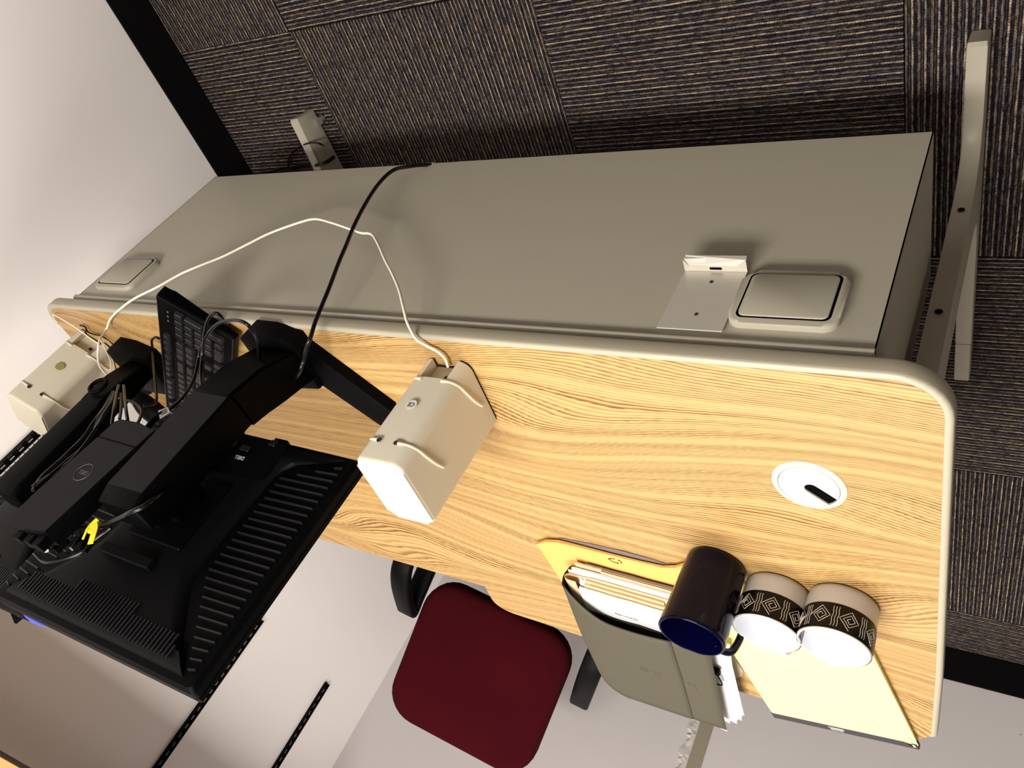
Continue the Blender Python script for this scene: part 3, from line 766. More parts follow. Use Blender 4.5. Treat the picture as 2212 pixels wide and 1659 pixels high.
# ------------------------------------------------------------------ cables (each one a thing of its own)
def cable(name, pts, r, mat, label, cat='cable', sub=6, group=None, seg=8):
    base = V(pts[0]); t_ = obj(name, tube(bmesh.new(), [V(p) - base for p in pts], r, seg=seg, sub=sub), mat, smooth=70)
    t_.location = base
    tag(t_, label, cat, group); return t_
CB = {
'white_speaker':[(0.634,0.626,0.742),(0.632,0.612,0.742),(0.638,0.600,0.742),(0.654,0.591,0.741),(0.664,0.580,0.742),(0.676,0.572,0.733),(0.688,0.566,0.721),(0.702,0.560,0.703),(0.727,0.557,0.674),(0.761,0.556,0.641),(0.796,0.556,0.610),(0.832,0.556,0.576),(0.863,0.557,0.549),(0.878,0.557,0.542),(0.893,0.556,0.542),(0.929,0.555,0.531),(0.978,0.555,0.515),(1.028,0.556,0.502),(1.062,0.556,0.514),(1.106,0.556,0.543),(1.135,0.556,0.576),(1.164,0.556,0.609),(1.201,0.557,0.634),(1.230,0.558,0.656),(1.259,0.560,0.690),(1.301,0.566,0.716),(1.327,0.574,0.738),(1.374,0.596,0.742),(1.399,0.616,0.750),(1.373,0.609,0.780),(1.367,0.621,0.800),(1.429,0.666,0.790),(1.465,0.702,0.780),(1.488,0.738,0.770)],
'white_loop':[(1.367,0.610,0.790),(1.408,0.606,0.780),(1.465,0.600,0.765),(1.512,0.595,0.755),(1.555,0.596,0.745),(1.569,0.599,0.742),(1.580,0.612,0.741),(1.581,0.620,0.741)],
'white_loop2':[(1.349,0.601,0.790),(1.364,0.630,0.790),(1.405,0.667,0.780),(1.446,0.698,0.775),(1.480,0.712,0.770)],
'black_usb':[(0.952,0.660,0.781),(0.921,0.650,0.787),(0.884,0.630,0.793),(0.858,0.610,0.794),(0.851,0.600,0.785),(0.843,0.585,0.776),(0.835,0.572,0.765),(0.841,0.565,0.740),(0.848,0.560,0.711),(0.857,0.555,0.676),(0.880,0.553,0.619),(0.897,0.553,0.576),(0.919,0.554,0.526),(0.941,0.556,0.467),(0.961,0.560,0.406),(0.968,0.563,0.363),(0.963,0.565,0.340),(0.949,0.570,0.326),(0.940,0.580,0.306),(0.927,0.590,0.290)],
'usb_end':[(0.935,0.590,0.289),(0.923,0.592,0.284)],
'tag_cable':[(1.069,0.620,0.933),(1.071,0.620,0.914),(1.065,0.620,0.902),(1.058,0.620,0.885),(1.047,0.615,0.870),(1.044,0.610,0.852),(1.049,0.605,0.831),(1.074,0.605,0.800),(1.055,0.583,0.790),(1.023,0.559,0.785),(0.985,0.539,0.785),(0.948,0.530,0.785),(0.914,0.528,0.790),(0.909,0.545,0.790),(0.909,0.563,0.795),(0.923,0.589,0.800),(0.953,0.619,0.800),(0.983,0.640,0.799)],
'kb_cable':[(0.987,0.600,0.869),(1.010,0.600,0.851),(1.036,0.600,0.827),(1.055,0.599,0.805),(1.048,0.578,0.790),(1.033,0.557,0.783),(1.022,0.543,0.775),(1.005,0.533,0.772),(0.996,0.535,0.770),(1.003,0.550,0.765),(1.021,0.569,0.755)],
'dock_c1':[(1.224,0.620,0.865),(1.181,0.610,0.897),(1.141,0.600,0.925),(1.113,0.600,0.952)],
'dock_c2':[(1.199,0.620,0.880),(1.149,0.610,0.912),(1.109,0.600,0.939)],
'dock_c3':[(1.211,0.620,0.864),(1.161,0.610,0.894),(1.115,0.600,0.921),(1.089,0.600,0.939)],
'dock_c4':[(1.220,0.630,0.883),(1.174,0.630,0.885),(1.138,0.630,0.896),(1.103,0.620,0.919),(1.080,0.610,0.939)],
'bk1':[(1.256,0.640,0.866),(1.220,0.630,0.896),(1.190,0.620,0.929),(1.159,0.610,0.957),(1.151,0.610,0.979),(1.145,0.610,1.001),(1.144,0.610,1.021),(1.152,0.610,1.040),(1.162,0.610,1.057),(1.151,0.600,1.076)],
'bk2':[(1.282,0.650,0.858),(1.245,0.640,0.898),(1.215,0.630,0.939),(1.205,0.630,0.966),(1.186,0.620,1.000),(1.188,0.620,1.026),(1.172,0.610,1.055),(1.143,0.600,1.082)],
'bk3':[(1.275,0.650,0.857),(1.246,0.640,0.890),(1.217,0.630,0.922),(1.199,0.630,0.946),(1.170,0.620,0.969),(1.166,0.620,0.992),(1.152,0.610,1.020),(1.148,0.605,1.050),(1.143,0.600,1.074)],
'hook':[(1.283,0.645,0.755),(1.243,0.614,0.765),(1.218,0.602,0.768),(1.213,0.607,0.766)],
'down':[(1.330,0.670,0.737),(1.285,0.670,0.774),(1.216,0.660,0.821),(1.163,0.650,0.856),(1.157,0.650,0.867),(1.157,0.640,0.882)],
'power1':[(1.010,0.600,1.151),(1.024,0.600,1.137),(1.028,0.600,1.123),(1.020,0.600,1.116),(0.995,0.600,1.111),(0.970,0.600,1.105),(0.936,0.590,1.099),(0.905,0.580,1.091),(0.877,0.570,1.082),(0.864,0.570,1.069),(0.871,0.580,1.047),(0.894,0.600,1.023),(0.915,0.620,0.998),(0.937,0.640,0.961),(0.945,0.650,0.937),(0.962,0.660,0.914)],
'power2':[(1.025,0.600,1.159),(0.999,0.600,1.164),(0.980,0.600,1.160),(0.959,0.600,1.148),(0.946,0.600,1.135),(0.945,0.600,1.121),(0.927,0.595,1.099)],
'col_r':[(0.973,0.650,0.829),(0.952,0.650,0.848),(0.935,0.650,0.869),(0.930,0.655,0.886),(0.936,0.660,0.896)],
'col_r2':[(0.959,0.645,0.849),(0.941,0.645,0.870),(0.937,0.650,0.887),(0.939,0.655,0.897)],
'floor_c':[(1.806,0.771,0.012),(1.763,0.751,0.012),(1.683,0.741,0.012),(1.599,0.729,0.020),(1.484,0.704,0.060),(1.429,0.691,0.075),(1.444,0.703,0.030)],
'floor_thin':[(1.685,0.780,0.006),(1.644,0.733,0.006),(1.619,0.707,0.006),(1.564,0.679,0.020),(1.474,0.645,0.066),(1.445,0.642,0.066),(1.429,0.650,0.060),(1.477,0.685,0.010)],
'spk_black':[(1.500,0.620,0.742),(1.489,0.624,0.741),(1.495,0.636,0.741),(1.480,0.642,0.741),(1.455,0.646,0.741),(1.442,0.666,0.741),(1.437,0.698,0.745)],
}
cable('speaker_wire', CB['white_speaker'], .0021, 'white', 'long white speaker wire drooping in front of the grey panel between both speakers')
cable('speaker_wire', CB['white_loop'], .0013, 'white', 'thin white wire loop reaching the rounded desk corner by the wall')
cable('speaker_wire', CB['white_loop2'], .0010, 'white', 'thin white wire bow hanging beside the left speaker')
uc = thing('usb_cable', CB['black_usb'][0], 'thick black cable hanging over the middle of the grey panel to its lower edge', 'cable')
obj('cord', tube(bmesh.new(), CB['black_usb'], .0033, sub=6), 'cable', uc, world=True, smooth=70)
obj('plug', tube(bmesh.new(), CB['usb_end'], .0042, smooth=False, seg=6), 'chrome', uc, world=True)
tg = thing('tagged_cable', CB['tag_cable'][0], 'black cable with a white tag looping over the keyboard keys', 'cable')
obj('cord', tube(bmesh.new(), CB['tag_cable'], .0027, sub=6), 'cable', tg, world=True, smooth=70)
obj('collar', tube(bmesh.new(), [CB['tag_cable'][0], CB['tag_cable'][1], CB['tag_cable'][2]], .0046, seg=10), 'black', tg, world=True, smooth=60)
bm = bmesh.new()
P_ = [V((1.0757, .617, .9008)), V((1.0627, .617, .8915)), V((1.047, .617, .8996)), V((1.0557, .617, .9146))]
A = [bm.verts.new(p) for p in P_]; C_ = [bm.verts.new(p + V((0, .0012, 0))) for p in P_]
bm.faces.new(A); bm.faces.new(C_[::-1])
for i in range(4): bm.faces.new((A[i], A[(i + 1) % 4], C_[(i + 1) % 4], C_[i]))
tgq = obj('tag', bm, 'paper', tg, world=True)
for k in range(3):
    a = P_[0].lerp(P_[3], .25 + .22 * k); b = P_[1].lerp(P_[2], .25 + .22 * k); a = a.lerp(b, .2); b = a.lerp(b, .75)
    obj('print_line', tube(bmesh.new(), [a - V((0, .0004, 0)), b - V((0, .0004, 0))], .0006, seg=4, smooth=False), 'ink', tgq)
cable('keyboard_cable', CB['kb_cable'], .0027, 'cable', 'black keyboard cable arching up beside the tagged cable')
g_ = 'black cables running between the ring clip and the docking station'
cable('dock_cable', CB['dock_c1'], .0026, 'cable', 'black cable entering the docking station, nearest the wall of four', 'cable', group=g_)
cable('dock_cable', CB['dock_c2'], .0024, 'cable', 'black cable entering the docking station, second from the wall of four', 'cable', group=g_)
cable('dock_cable', CB['dock_c3'], .0026, 'cable', 'black cable entering the docking station, third from the wall of four', 'cable', group=g_)
cable('dock_cable', CB['dock_c4'], .0024, 'cable', 'black cable curving round to the docking station end, farthest from the wall', 'cable', group=g_)
g_ = 'black cables between the left upright and the docking station'
cable('monitor_cable', CB['bk1'], .0028, 'cable', 'black cable touching the long side of the docking station', 'cable', group=g_)
cable('monitor_cable', CB['bk2'], .0026, 'cable', 'black cable closest to the left monitor upright', 'cable', group=g_)
cable('monitor_cable', CB['bk3'], .0022, 'cable', 'black cable crossing between the other two beside the dock', 'cable', group=g_)
cable('short_cable', CB['hook'], .0022, 'cable', 'small black cable hook standing on the wood left of the keyboard')
cable('thin_cable', CB['down'], .0024, 'cable', 'thin black cable hanging past the left edge of the keyboard')
cable('power_cable', CB['power1'], .0036, 'cable', 'glossy thick black power cable slung in front of the monitor stand upright')
cable('power_cable', CB['power2'], .0022, 'cable', 'thin glossy black cable bow above the top edge of the big monitor')
cable('video_cable', CB['col_r'], .0030, 'cable', 'black cable running from behind the upright down to the monitor ports over bare wood')
cable('video_cable', CB['col_r2'], .0018, 'cable', 'thin black cable beside the upright in the shade')
cable('floor_cable', CB['floor_c'], .0050, 'cable', 'thick black cable on the carpet leading from the wall to the left desk foot')
cable('floor_cable', CB['floor_thin'], .0022, 'cable', 'thin black cable lying across the left desk foot')
cable('audio_wire', CB['spk_black'], .0016, 'cable', 'thin black wire on the wood from the left speaker to the stand')
# yellow tie on the power cable
yt = thing('cable_tie', (.944, .592, 1.10), 'bright yellow tie wrapped on the black power cable at the big monitor', 'cable tie')
obj('wrap', tube(bmesh.new(), [(.950, .590, 1.097), (.951, .590, 1.106), (.949, .590, 1.114)], .0052, seg=8), 'yellow', yt, world=True, smooth=50)
obj('tail', tube(bmesh.new(), [(.946, .586, 1.104), (.937, .586, 1.110), (.930, .586, 1.119), (.926, .588, 1.128)], 0, flat=(.0042, .0007), up=(0, 1, 0)), 'yellow', yt, world=True)
obj('tail', tube(bmesh.new(), [(.950, .586, 1.110), (.947, .586, 1.118), (.945, .588, 1.126)], 0, flat=(.0016, .0007), up=(0, 1, 0)), 'yellow', yt, world=True)
# connector plugs bundle under the tie
pb = thing('plug_bundle', (.985, .600, 1.12), 'cluster of black connector plugs between docking station and upright', 'connector')
random.seed(3)
for k in range(7):
    x = .955 + k * .011; z = 1.128 + random.uniform(-.006, .012)
    obj('plug', xf(B(-.005, .005, -.004, .004, -.010, .010, .0015, 1), Matrix.Translation((x, .604 + random.uniform(-.004, .006), z)) @ Matrix.Rotation(random.uniform(-.6, .6), 4, 'Y')), ('key' if k % 2 else 'black'), pb, world=True)
# things standing on top of the monitors
bl = thing('plastic_clip', (1.08, .688, 1.214), 'blue translucent oval clip on the far top edge of the large monitor', 'clip')
bm = bmesh.new()
bmesh.ops.create_uvsphere(bm, u_segments=20, v_segments=12, radius=1)
xf(bm, Matrix.Translation((1.078, .700, 1.206)) @ Matrix.Rotation(-.05, 4, 'Z') @ Matrix.Diagonal((.038, .006, .010, 1)))
obj('lens', bm, 'blue', bl, world=True, smooth=60)
cw = thing('card_frame', (1.20, .745, 1.20), 'small white card in a black frame at the left picture edge above the monitors', 'card')
f0 = Matrix.Translation((1.197, .7475, 1.2015)) @ Matrix.Rotation(.35, 4, 'Y')
obj('frame', xf(B(-.016, .030, -.001, .004, -.010, .014, .0008, 1), f0), 'black', cw, world=True)
obj('card', xf(B(-.011, .011, -.0025, -.001, -.006, .006), f0), 'paper', cw, world=True)

# ------------------------------------------------------------------ mugs
def mug(c, r, rb, h, name, label, outer, innerm, hdir, band=False, group=None):
    t = thing(name, (c[0], c[1], DZ), label, 'mug', group)
    prof = [(0, .004), (rb * .72, .003), (rb * .80, .0002), (rb * .90, .0003), (rb * .975, .003), (rb, .008)]
    for k in range(1, 9): prof.append((rb + (r - rb) * (k / 8) ** 1.2, .008 + (h - .012) * k / 8))
    prof += [(r - .0002, h - .0016), (r - .0012, h - .0002), (r - .0022, h)]
    obj('body', lathe(bmesh.new(), prof, 72), outer, t, smooth=50)
    pin = [(r - .0022, h), (r - .0032, h - .0004), (r - .0038, h - .003)]
    for k in range(1, 9): pin.append((r - .004 - (r - rb) * (k / 8) ** .9, h - .003 - (h - .018) * k / 8))
    pin += [(rb - .012, .0075), (0, .0065)]
    obj('inside', lathe(bmesh.new(), pin, 72), innerm, t, smooth=50)
    if band:
        zb0, zb1 = h * .455, h - .0012
        b = obj('pattern_band', lathe(bmesh.new(), [(rb + (r - rb) * ((z - .008) / (h - .012)) ** 1.2 + .00025, z) for z in [zb0 + (zb1 - zb0) * k / 8 for k in range(9)]], 96), 'mugb', t, smooth=50)
        zm = (zb0 + zb1) / 2; hw = (zb1 - zb0) * .36
        def on(a, z):
            rr = rb + (r - rb) * max(0, (z - .008) / (h - .012)) ** 1.2 + .00045; return V((rr * math.cos(a), rr * math.sin(a), z))
        for k in range(8):
            a0 = band + k * PI / 4
            # diamond spiral
            pts = []; R_ = hw * 1.08; dirs = [(0, 1), (1, 0), (0, -1), (-1, 0)]
            nturn = 11
            for q in range(nturn):
                f = 1 - q / (nturn + 1.5); d = dirs[(q + k) % 4]; pts.append((d[0] * R_ * f, d[1] * R_ * f))
            P3 = []
            for (u0, v0), (u1, v1) in zip(pts, pts[1:]):
                for s in range(4): P3.append(on(a0 + (u0 + (u1 - u0) * s / 4) / r, zm + v0 + (v1 - v0) * s / 4))
            P3.append(on(a0 + pts[-1][0] / r, zm + pts[-1][1]))
            obj('spiral_motif', tube(bmesh.new(), P3, .00042, seg=4, smooth=False), 'motif', b)
            a1 = a0 + PI / 8
            bm = bmesh.new()
            for s in (-1, 0, 1):
                P3 = [on(a1 + (s * .0034 + .0005 * math.sin(q * 1.3)) / r, zm - hw * 1.05 + 2.1 * hw * q / 10) for q in range(11)]
                tube(bm, P3, .00042, seg=4, smooth=False)
            obj('stripe_motif', bm, 'motif', b)
    # handle
    d = V((math.cos(hdir), math.sin(hdir), 0)); pts = []
    for u, z in ((r - .004, h * .86), (r + .010, h * .88), (r + .024, h * .80), (r + .030, h * .58), (r + .026, h * .36), (r + .012, h * .22), (rb - .002, h * .20)):
        pts.append(d * u + V((0, 0, z)))
    obj('handle', tube(bmesh.new(), pts, 0, flat=(.0062, .0034), sub=6, up=tuple(d.cross(V((0, 0, 1))))) if False else tube(bmesh.new(), pts, .0052, seg=12, sub=6), outer if not band else 'mugw', t, smooth=60)
    return t
mug((.3307, .9798), .0455, .0415, .1180, 'navy_mug', 'tall glossy navy blue mug beside the file folder stack', 'navy', 'navyin', math.atan2(.78, -.56))
mug((.2490, 1.0130), .0452, .0440, .0700, 'patterned_mug', 'low taupe mug with black spiral band, next to the navy mug', 'taupe', 'mugw', math.atan2(.98, -.25), band=-1.75, group='low patterned mugs')
mug((.1642, 1.0048), .0455, .0444, .0690, 'patterned_mug', 'low taupe mug with black spiral band, nearer to the desk end', 'taupe', 'mugw', math.atan2(1, .1), band=-2.0, group='low patterned mugs')

# ------------------------------------------------------------------ legal pad
pa = V((.0735, 1.3785)); pb_ = V((.2992, 1.4285)); ex = (pb_ - pa).normalized(); ey = V((-ex.y, ex.x)) * -1
pt = thing('legal_pad', (pa.x, pa.y, DZ), 'yellow ruled legal pad with charcoal binding under the two patterned mugs', 'notepad')
pt.rotation_euler = (0, 0, math.atan2(-ey.y, -ey.x))  # local y points to the binding
rzp = math.atan2(ex.y, ex.x); pt.rotation_euler = (0, 0, rzp)
PW, PL = .231, .297
obj('backing_board', B(0, PW, -PL, 0, 0, .0012), 'board', pt)
obj('sheets', B(.0005, PW - .0005, -PL + .001, -.0005, .0012, .0075), 'pad', pt)
for k in range(4): obj('loose_page', xf(B(0, PW - .001, -PL + .001, -.012, 0, .0002), Matrix.Translation((-.0006 * k, 0, .0077 + .0003 * k)) @ Matrix.Rotation(.0012 * k, 4, 'Z')), 'pad', pt)
bnd = obj('binding', B(-.0004, PW + .0004, -.0165, .0008, .0010, .0094, .0008, 1), 'bind', pt)
lx = .122
bm = bmesh.new(); tube(bm, [(lx - .013, -.012, .0096), (lx + .013, -.012, .0096), (lx + .010, -.0045, .0096), (lx - .010, -.0045, .0096)], .0004, seg=4, smooth=False, closed=True)
obj('label_outline', bm, 'lettw', bnd)
obj('lettering', text_bm('AMPAD', .0058, Matrix.Translation((lx, -.0082, .0095)) @ Matrix.Rotation(PI, 4, 'Z'), .0001, True), 'lettw', bnd)
obj('torn_corner', prism(bmesh.new(), [(.004, -.013), (.016, -.016), (.018, -.0185), (.008, -.0175), (.006, -.006), (.003, -.006)], .0094, .0098), 'pad', pt)

# ------------------------------------------------------------------ stack of folders and papers
slate = thing('folder_divider', (.5, 1.0, DZ), 'slate grey card at the very bottom of the folder stack', 'folder')
obj('card', prism(bmesh.new(), [(.5925, 1.0062), (.54, 1.0035), (.48, 1.0035), (.43, 1.008), (.385, 1.018), (.385, 1.33), (.5925, 1.33)], DZ + .0002, DZ + .0016), 'slate', slate, world=True)
env = thing('envelope', (.5, 1.02, DZ + .003), 'golden kraft envelope sticking out below the grey-green folders', 'envelope')
bm = bmesh.new()
front = [(.6405, 1.0335), (.617, 1.017), (.5920, 1.0105), (.56, 1.0115), (.50, 1.0150), (.45, 1.0165), (.4164, 1.0155), (.395, 1.006), (.3775, .9915)]
back = [(.366, 1.34), (.50, 1.352), (.600, 1.360), (.6190, 1.25), (.6290, 1.138)]
prism(bm, front + back, DZ + .0045, DZ + .0062)
body = obj('body', bm, 'kraft', env, world=True)
bm = bmesh.new(); prev = None
for k in range(len(front)):   # turned-down flap edge
    p = V((*front[k], DZ + .0062)); 
    cur = [bm.verts.new(p + V((0, .006, .0005))), bm.verts.new(p + V((0, -.0015, .0018 + .001 * math.sin(k)))), bm.verts.new(p + V((0, -.002, -.0022)))]
    if prev:
        for i in range(2): bm.faces.new((prev[i], prev[i + 1], cur[i + 1], cur[i]))
    prev = cur
obj('flap_edge', bm, 'kraft', env, world=True, smooth=60)
bm = bmesh.new()
def tri_mark(bm, c, r, z, a0=.3, w_=.0022):
    for k in range(3):
        a = a0 + k * 2 * PI / 3; p = [V((c[0] + r * 1.25 * math.cos(a + d), c[1] + r * .62 * math.sin(a + d), z)) for d in (.15, .6, 1.1, 1.6)]
        tube(bm, p, 0, flat=(w_ * .5, .0001), up=(0, 0, 1), smooth=False)
        e = p[-1]; prism(bm, [(e.x + .0032 * math.cos(a + 2.4 + q), e.y + .0025 * math.sin(a + 2.4 + q)) for q in (0, 2.09, 4.18)], z - .0001, z + .0001)
tri_mark(bm, (.4972, 1.0285), .0085, DZ + .0064)
obj('recycling_mark', bm, 'inkb', env, world=True)

O = V((.5855, 1.074)); eyf = V((.062, .998)).normalized(); exf = V((-eyf.y, eyf.x))
def FW(a, b, z): p = O + exf * a + eyf * b; return V((p.x, p.y, DZ + z))
def slab(bm, a0, a1, b0, b1, z0, z1, jag=0, lift=0):
    """a flat bundle with a slightly uneven near edge"""
    na = 10; pts = []
    for k in range(na + 1):
        a = a0 + (a1 - a0) * k / na; pts.append((a, b0 + jag * math.sin(k * 1.7 + a0 * 90)))
    pts += [(a1, b1), (a0, b1)]
    lo = [bm.verts.new(FW(a, b, z0 + lift * (a - a0))) for a, b in pts]; hi = [bm.verts.new(FW(a, b, z1 + lift * (a - a0))) for a, b in pts]
    n = len(pts); bm.faces.new(lo); bm.faces.new(hi[::-1])
    for i in range(n): bm.faces.new((lo[i], lo[(i + 1) % n], hi[(i + 1) % n], hi[i]))
    return bm
layers = [  # name, mat, a0,a1,b0,b1,z0,z1,jag,label
    ('paper_sheaf', 'slate', .030, .190, -.026, .31, .0100, .0125, .0004, 'thin dark card lowest inside the folder stack'),
    ('paper_sheaf', 'manila', .012, .060, -.026, .31, .0126, .0150, .0004, 'short manila strip at the fold end of the folder stack'),
    ('paper_sheaf', 'manila', .058, .195, -.024, .31, .0130, .0165, .0004, 'orange-brown manila sheet right of the short strip in the folder stack'),
    ('paper_sheaf', 'paper', .008, .190, -.018, .32, .0170, .0215, .0006, 'lower white bundle of papers in the folder stack'),
    ('paper_sheaf', 'paper', .002, .180, -.013, .32, .0218, .0240, .0009, 'thin grey-white bundle just above the lower white bundle'),
    ('paper_sheaf', 'paper', .022, .040, .000, .30, .0262, .0300, .0030, 'crumpled white paper ends tucked at the fold of the folder stack'),
    ('paper_sheaf', 'manila', .034, .165, -.004, .32, .0262, .0290, .0005, 'lower of two manila sheets in the middle of the folder stack'),
    ('paper_sheaf', 'manila', .030, .195, .003, .32, .0294, .0325, .0005, 'upper of two manila sheets in the middle of the folder stack'),
    ('printed_letter', 'paper', .022, .198, .011, .33, .0330, .0400, .0006, 'thick bright white bundle with printed heading on top of the folder stack'),
]
random.seed(5)
for nm, mt, a0, a1, b0, b1, z0, z1, jag, lab in layers:
    c0 = FW((a0 + a1) / 2, b0, z0)
    t = thing(nm, tuple(c0), lab, 'papers' if nm == 'paper_sheaf' else 'letter', 'papers in the folder stack')
    if z1 - z0 > .0035:   # visible sheets in the bundle
        nsh = 4
        for k in range(nsh):
            zz0 = z0 + (z1 - z0) * k / nsh; dj = random.uniform(-.0015, .0015)
            obj('sheet', slab(bmesh.new(), a0 + random.uniform(-.002, .002), a1, b0 + dj + k * .0007, b1, zz0 + .0001, zz0 + (z1 - z0) / nsh, jag), mt, t, world=True)
    else: obj('sheet', slab(bmesh.new(), a0, a1, b0, b1, z0, z1, jag), mt, t, world=True)
    if nm == 'printed_letter':
        obj('lettering', text_bm('State University', .0062, frame(FW(.097, .0555, .0403), (exf.x, exf.y, 0), (-eyf.x, -eyf.y, 0)), .00008, True), 'ink', t, world=True)
# inner manila folder with its fold on the left
fi = thing('manila_folder', tuple(FW(0, 0, .0255)), 'brown manila folder curling round at the left of the folder stack', 'folder')
bm = bmesh.new(); prev = None
path = [(.19, .0250), (.05, .0252), (.012, .0252), (.002, .0268), (-.002, .0310), (-.001, .0350), (.006, .0375), (.020, .0378)]
for b in (-.012, .0, .10, .20, .31):
    cur = [bm.verts.new(FW(a, b + (.004 if i > 3 else 0), z)) for i, (a, z) in enumerate(catmull([(p[0], p[1], 0) for p in path], 3) and [(q.x, q.y) for q in catmull([(p[0], p[1], 0) for p in path], 3)])]
    if prev:
        for i in range(len(cur) - 1): bm.faces.new((prev[i], prev[i + 1], cur[i + 1], cur[i]))
    prev = cur
o_ = obj('card', bm, 'manila', fi, world=True, smooth=60); o_.modifiers.new('thickness', 'SOLIDIFY').thickness = .0006

def folder(label, amax, zt, lowz, edge_in, corner, b_off=0):
    """grey-green folder: lower leaf, fold at a=0 and a bowed cover leaf"""
    t = thing('file_folder', tuple(FW(.05, .1, .02)), label, 'folder', 'grey-green file folders')
    nb = 16; na = 22
    def bfar(a):
        L_ = .365
        if a < corner: x = 1 - a / corner; return L_ - corner * 1.1 * (1 - math.sqrt(max(0, 1 - x * x)))
        return L_ - .012 * (a / .235)
    def bnear(a): 
        f = min(1, a / .075); return .000 + edge_in * math.sin(f * PI / 2) ** 1.0 + b_off
    def zc(a, b):
        e = 1 - math.exp(-a / .02); bow = math.sin(PI * min(1, max(0, a / .21))) * .011
        return zt - .006 + .006 * e + bow * max(.0, 1 - b / .20) + .004 * (b / .36) * 0
    bm = bmesh.new(); G = []
    for i in range(na + 1):
        a = amax * (i / na) ** 1.4; row = []
        for j in range(nb + 1):
            b = bnear(a) + (bfar(a) - bnear(a)) * j / nb
            row.append(bm.verts.new(FW(a - .004 * math.sin(PI * j / nb) * (1 - a / amax), b, zc(a, b))))
        G.append(row)
    for i in range(na):
        for j in range(nb): bm.faces.new((G[i][j], G[i + 1][j], G[i + 1][j + 1], G[i][j + 1]))
    o = obj('cover_leaf', bm, 'green', t, world=True, smooth=60); o.modifiers.new('thickness', 'SOLIDIFY').thickness = .0007
    # fold and lower leaf
    bm = bmesh.new(); prev = None
    zz = zt - .006
    sec = [(0, zz), (-.004, zz - .003), (-.0075, (zz + lowz) / 2 + .004), (-.0075, (zz + lowz) / 2 - .004), (-.004, lowz + .002), (.004, lowz), (amax, lowz)]
    for j in range(nb + 1):
        b0_, b1_ = 0.0 + b_off, bfar(0.0)
        b = b0_ + (b1_ - b0_) * j / nb
        cur = [bm.verts.new(FW(a - (.004 * math.sin(PI * j / nb) if i_ == 0 else 0), b, z)) for i_, (a, z) in enumerate(sec)]
        if prev:
            for i in range(len(sec) - 1): bm.faces.new((prev[i], prev[i + 1], cur[i + 1], cur[i]))
        prev = cur
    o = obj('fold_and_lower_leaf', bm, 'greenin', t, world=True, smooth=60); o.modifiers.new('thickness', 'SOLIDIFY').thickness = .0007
    return t, zc
il = thing('gap_shade_sheet', tuple(FW(.1, .05, .044)), 'added dark sheet painting the shaded gap under the near edge of the grey-green covers', 'folder')
o_ = obj('card', slab(bmesh.new(), .006, .19, .070, .30, .0425, .0431, .0015), 'greenin', il, world=True)  # added sheet, its dark colour paints the shade in the gap under the covers
fb, zc = folder('grey-green file folder whose right strip shows beside the black line, under the other', .236, .0520, .0090, .062, .05)
fa, zca = folder('grey-green file folder on top of the stack with its rounded corner over the desk edge', .176, .0532, .0078, .062, .055, .0)
for t_, amx, zf in ((fb, .236, .052), (fa, .176, .0532)):
    b_ = .353
    obj('white_tip', prism(bmesh.new(), [tuple((O + exf * (amx - x) + eyf * (b_ - y))) for x, y in ((0, 0), (.012, .002), (.012, -.002), (0, -.006))], DZ + zf - .001, DZ + zf - .0004), 'paper', t_, world=True)
def prints(t, zf, a0, b0, ring=True):
    bm = bmesh.new()
    if ring:
        for k in range(3):
            pts = [FW(a0 - .015 + .0075 * math.cos(q), b0 + .006 * math.sin(q), zf) for q in [k * 2.094 + s * .4 for s in range(5)]]
            tube(bm, pts, 0, flat=(.0006, .0001), up=(0, 0, 1), smooth=False)
    for k in range(4):
        tube(bm, [FW(a0 + k * .0045, b0 - .004, zf), FW(a0 + k * .0045, b0 + (.016, .014, .012, .018)[k], zf)], 0, flat=(.0012 - .0002 * k, .0001), up=(0, 0, 1), smooth=False)
    obj('faded_print', bm, 'inkg', t, world=True)
prints(fa, zca(.125, .21) + .0006, .122, .205); prints(fb, zc(.19, .2) + .0006, .183, .208, False)

# fanned pages and their clip at the right of the stack
random.seed(8)
for k in range(7):
    F_ = [(.3752, 1.462), (.3715, 1.450), (.3625, 1.4585), (.3590, 1.444), (.3520, 1.442), (.3495, 1.428), (.3455, 1.421)][k]
    z0_ = .0300 - k * .0009
    bm = bmesh.new()
    P0_ = [(.402, 1.165, z0_), (.3362 - .0005 * k, 1.165, z0_), (.3420 - .0004 * k, 1.235, z0_), (F_[0], F_[1], z0_), (F_[0] + .026, F_[1] - .011, z0_)]
    lo = [bm.verts.new((x, y, DZ + z)) for x, y, z in P0_]; hi = [bm.verts.new((x, y, DZ + z + .0005)) for x, y, z in P0_]
    bm.faces.new(lo); bm.faces.new(hi[::-1])
    for i in range(5): bm.faces.new((lo[i], lo[(i + 1) % 5], hi[(i + 1) % 5], hi[i]))
    t = obj('loose_paper', bm, 'paper'); 
    tag(t, ('broad white sheet', 'second white sheet from the folders', 'third white sheet from the folders', 'middle white sheet', 'third white sheet from the pad', 'second white sheet from the pad', 'outermost white sheet, nearest the pad,')[k] + ' in the fan beside the grey-green folders', 'paper', 'fanned white sheets beside the folders')
bc = thing('binder_clip', (.362, 1.26, DZ + .035), 'small black binder clip on the fanned white pages', 'binder clip')
obj('clip_body', prism(bmesh.new(), [(1.232, .034), (1.248, .0335), (1.246, .044), (1.234, .044)], .356, .376, 'x', .001, 1).copy() if False else xf(B(-.008, .012, -.007, .007, .0, .009, .002, 1), Matrix.Translation((.364, 1.243, DZ + .034))), 'black', bc, world=True)
obj('clip_lever', tube(bmesh.new(), [(.362, 1.255, DZ + .040), (.359, 1.275, DZ + .040), (.361, 1.290, DZ + .039), (.372, 1.288, DZ + .039), (.374, 1.262, DZ + .040)], .0011), 'black', bc, world=True, smooth=60)
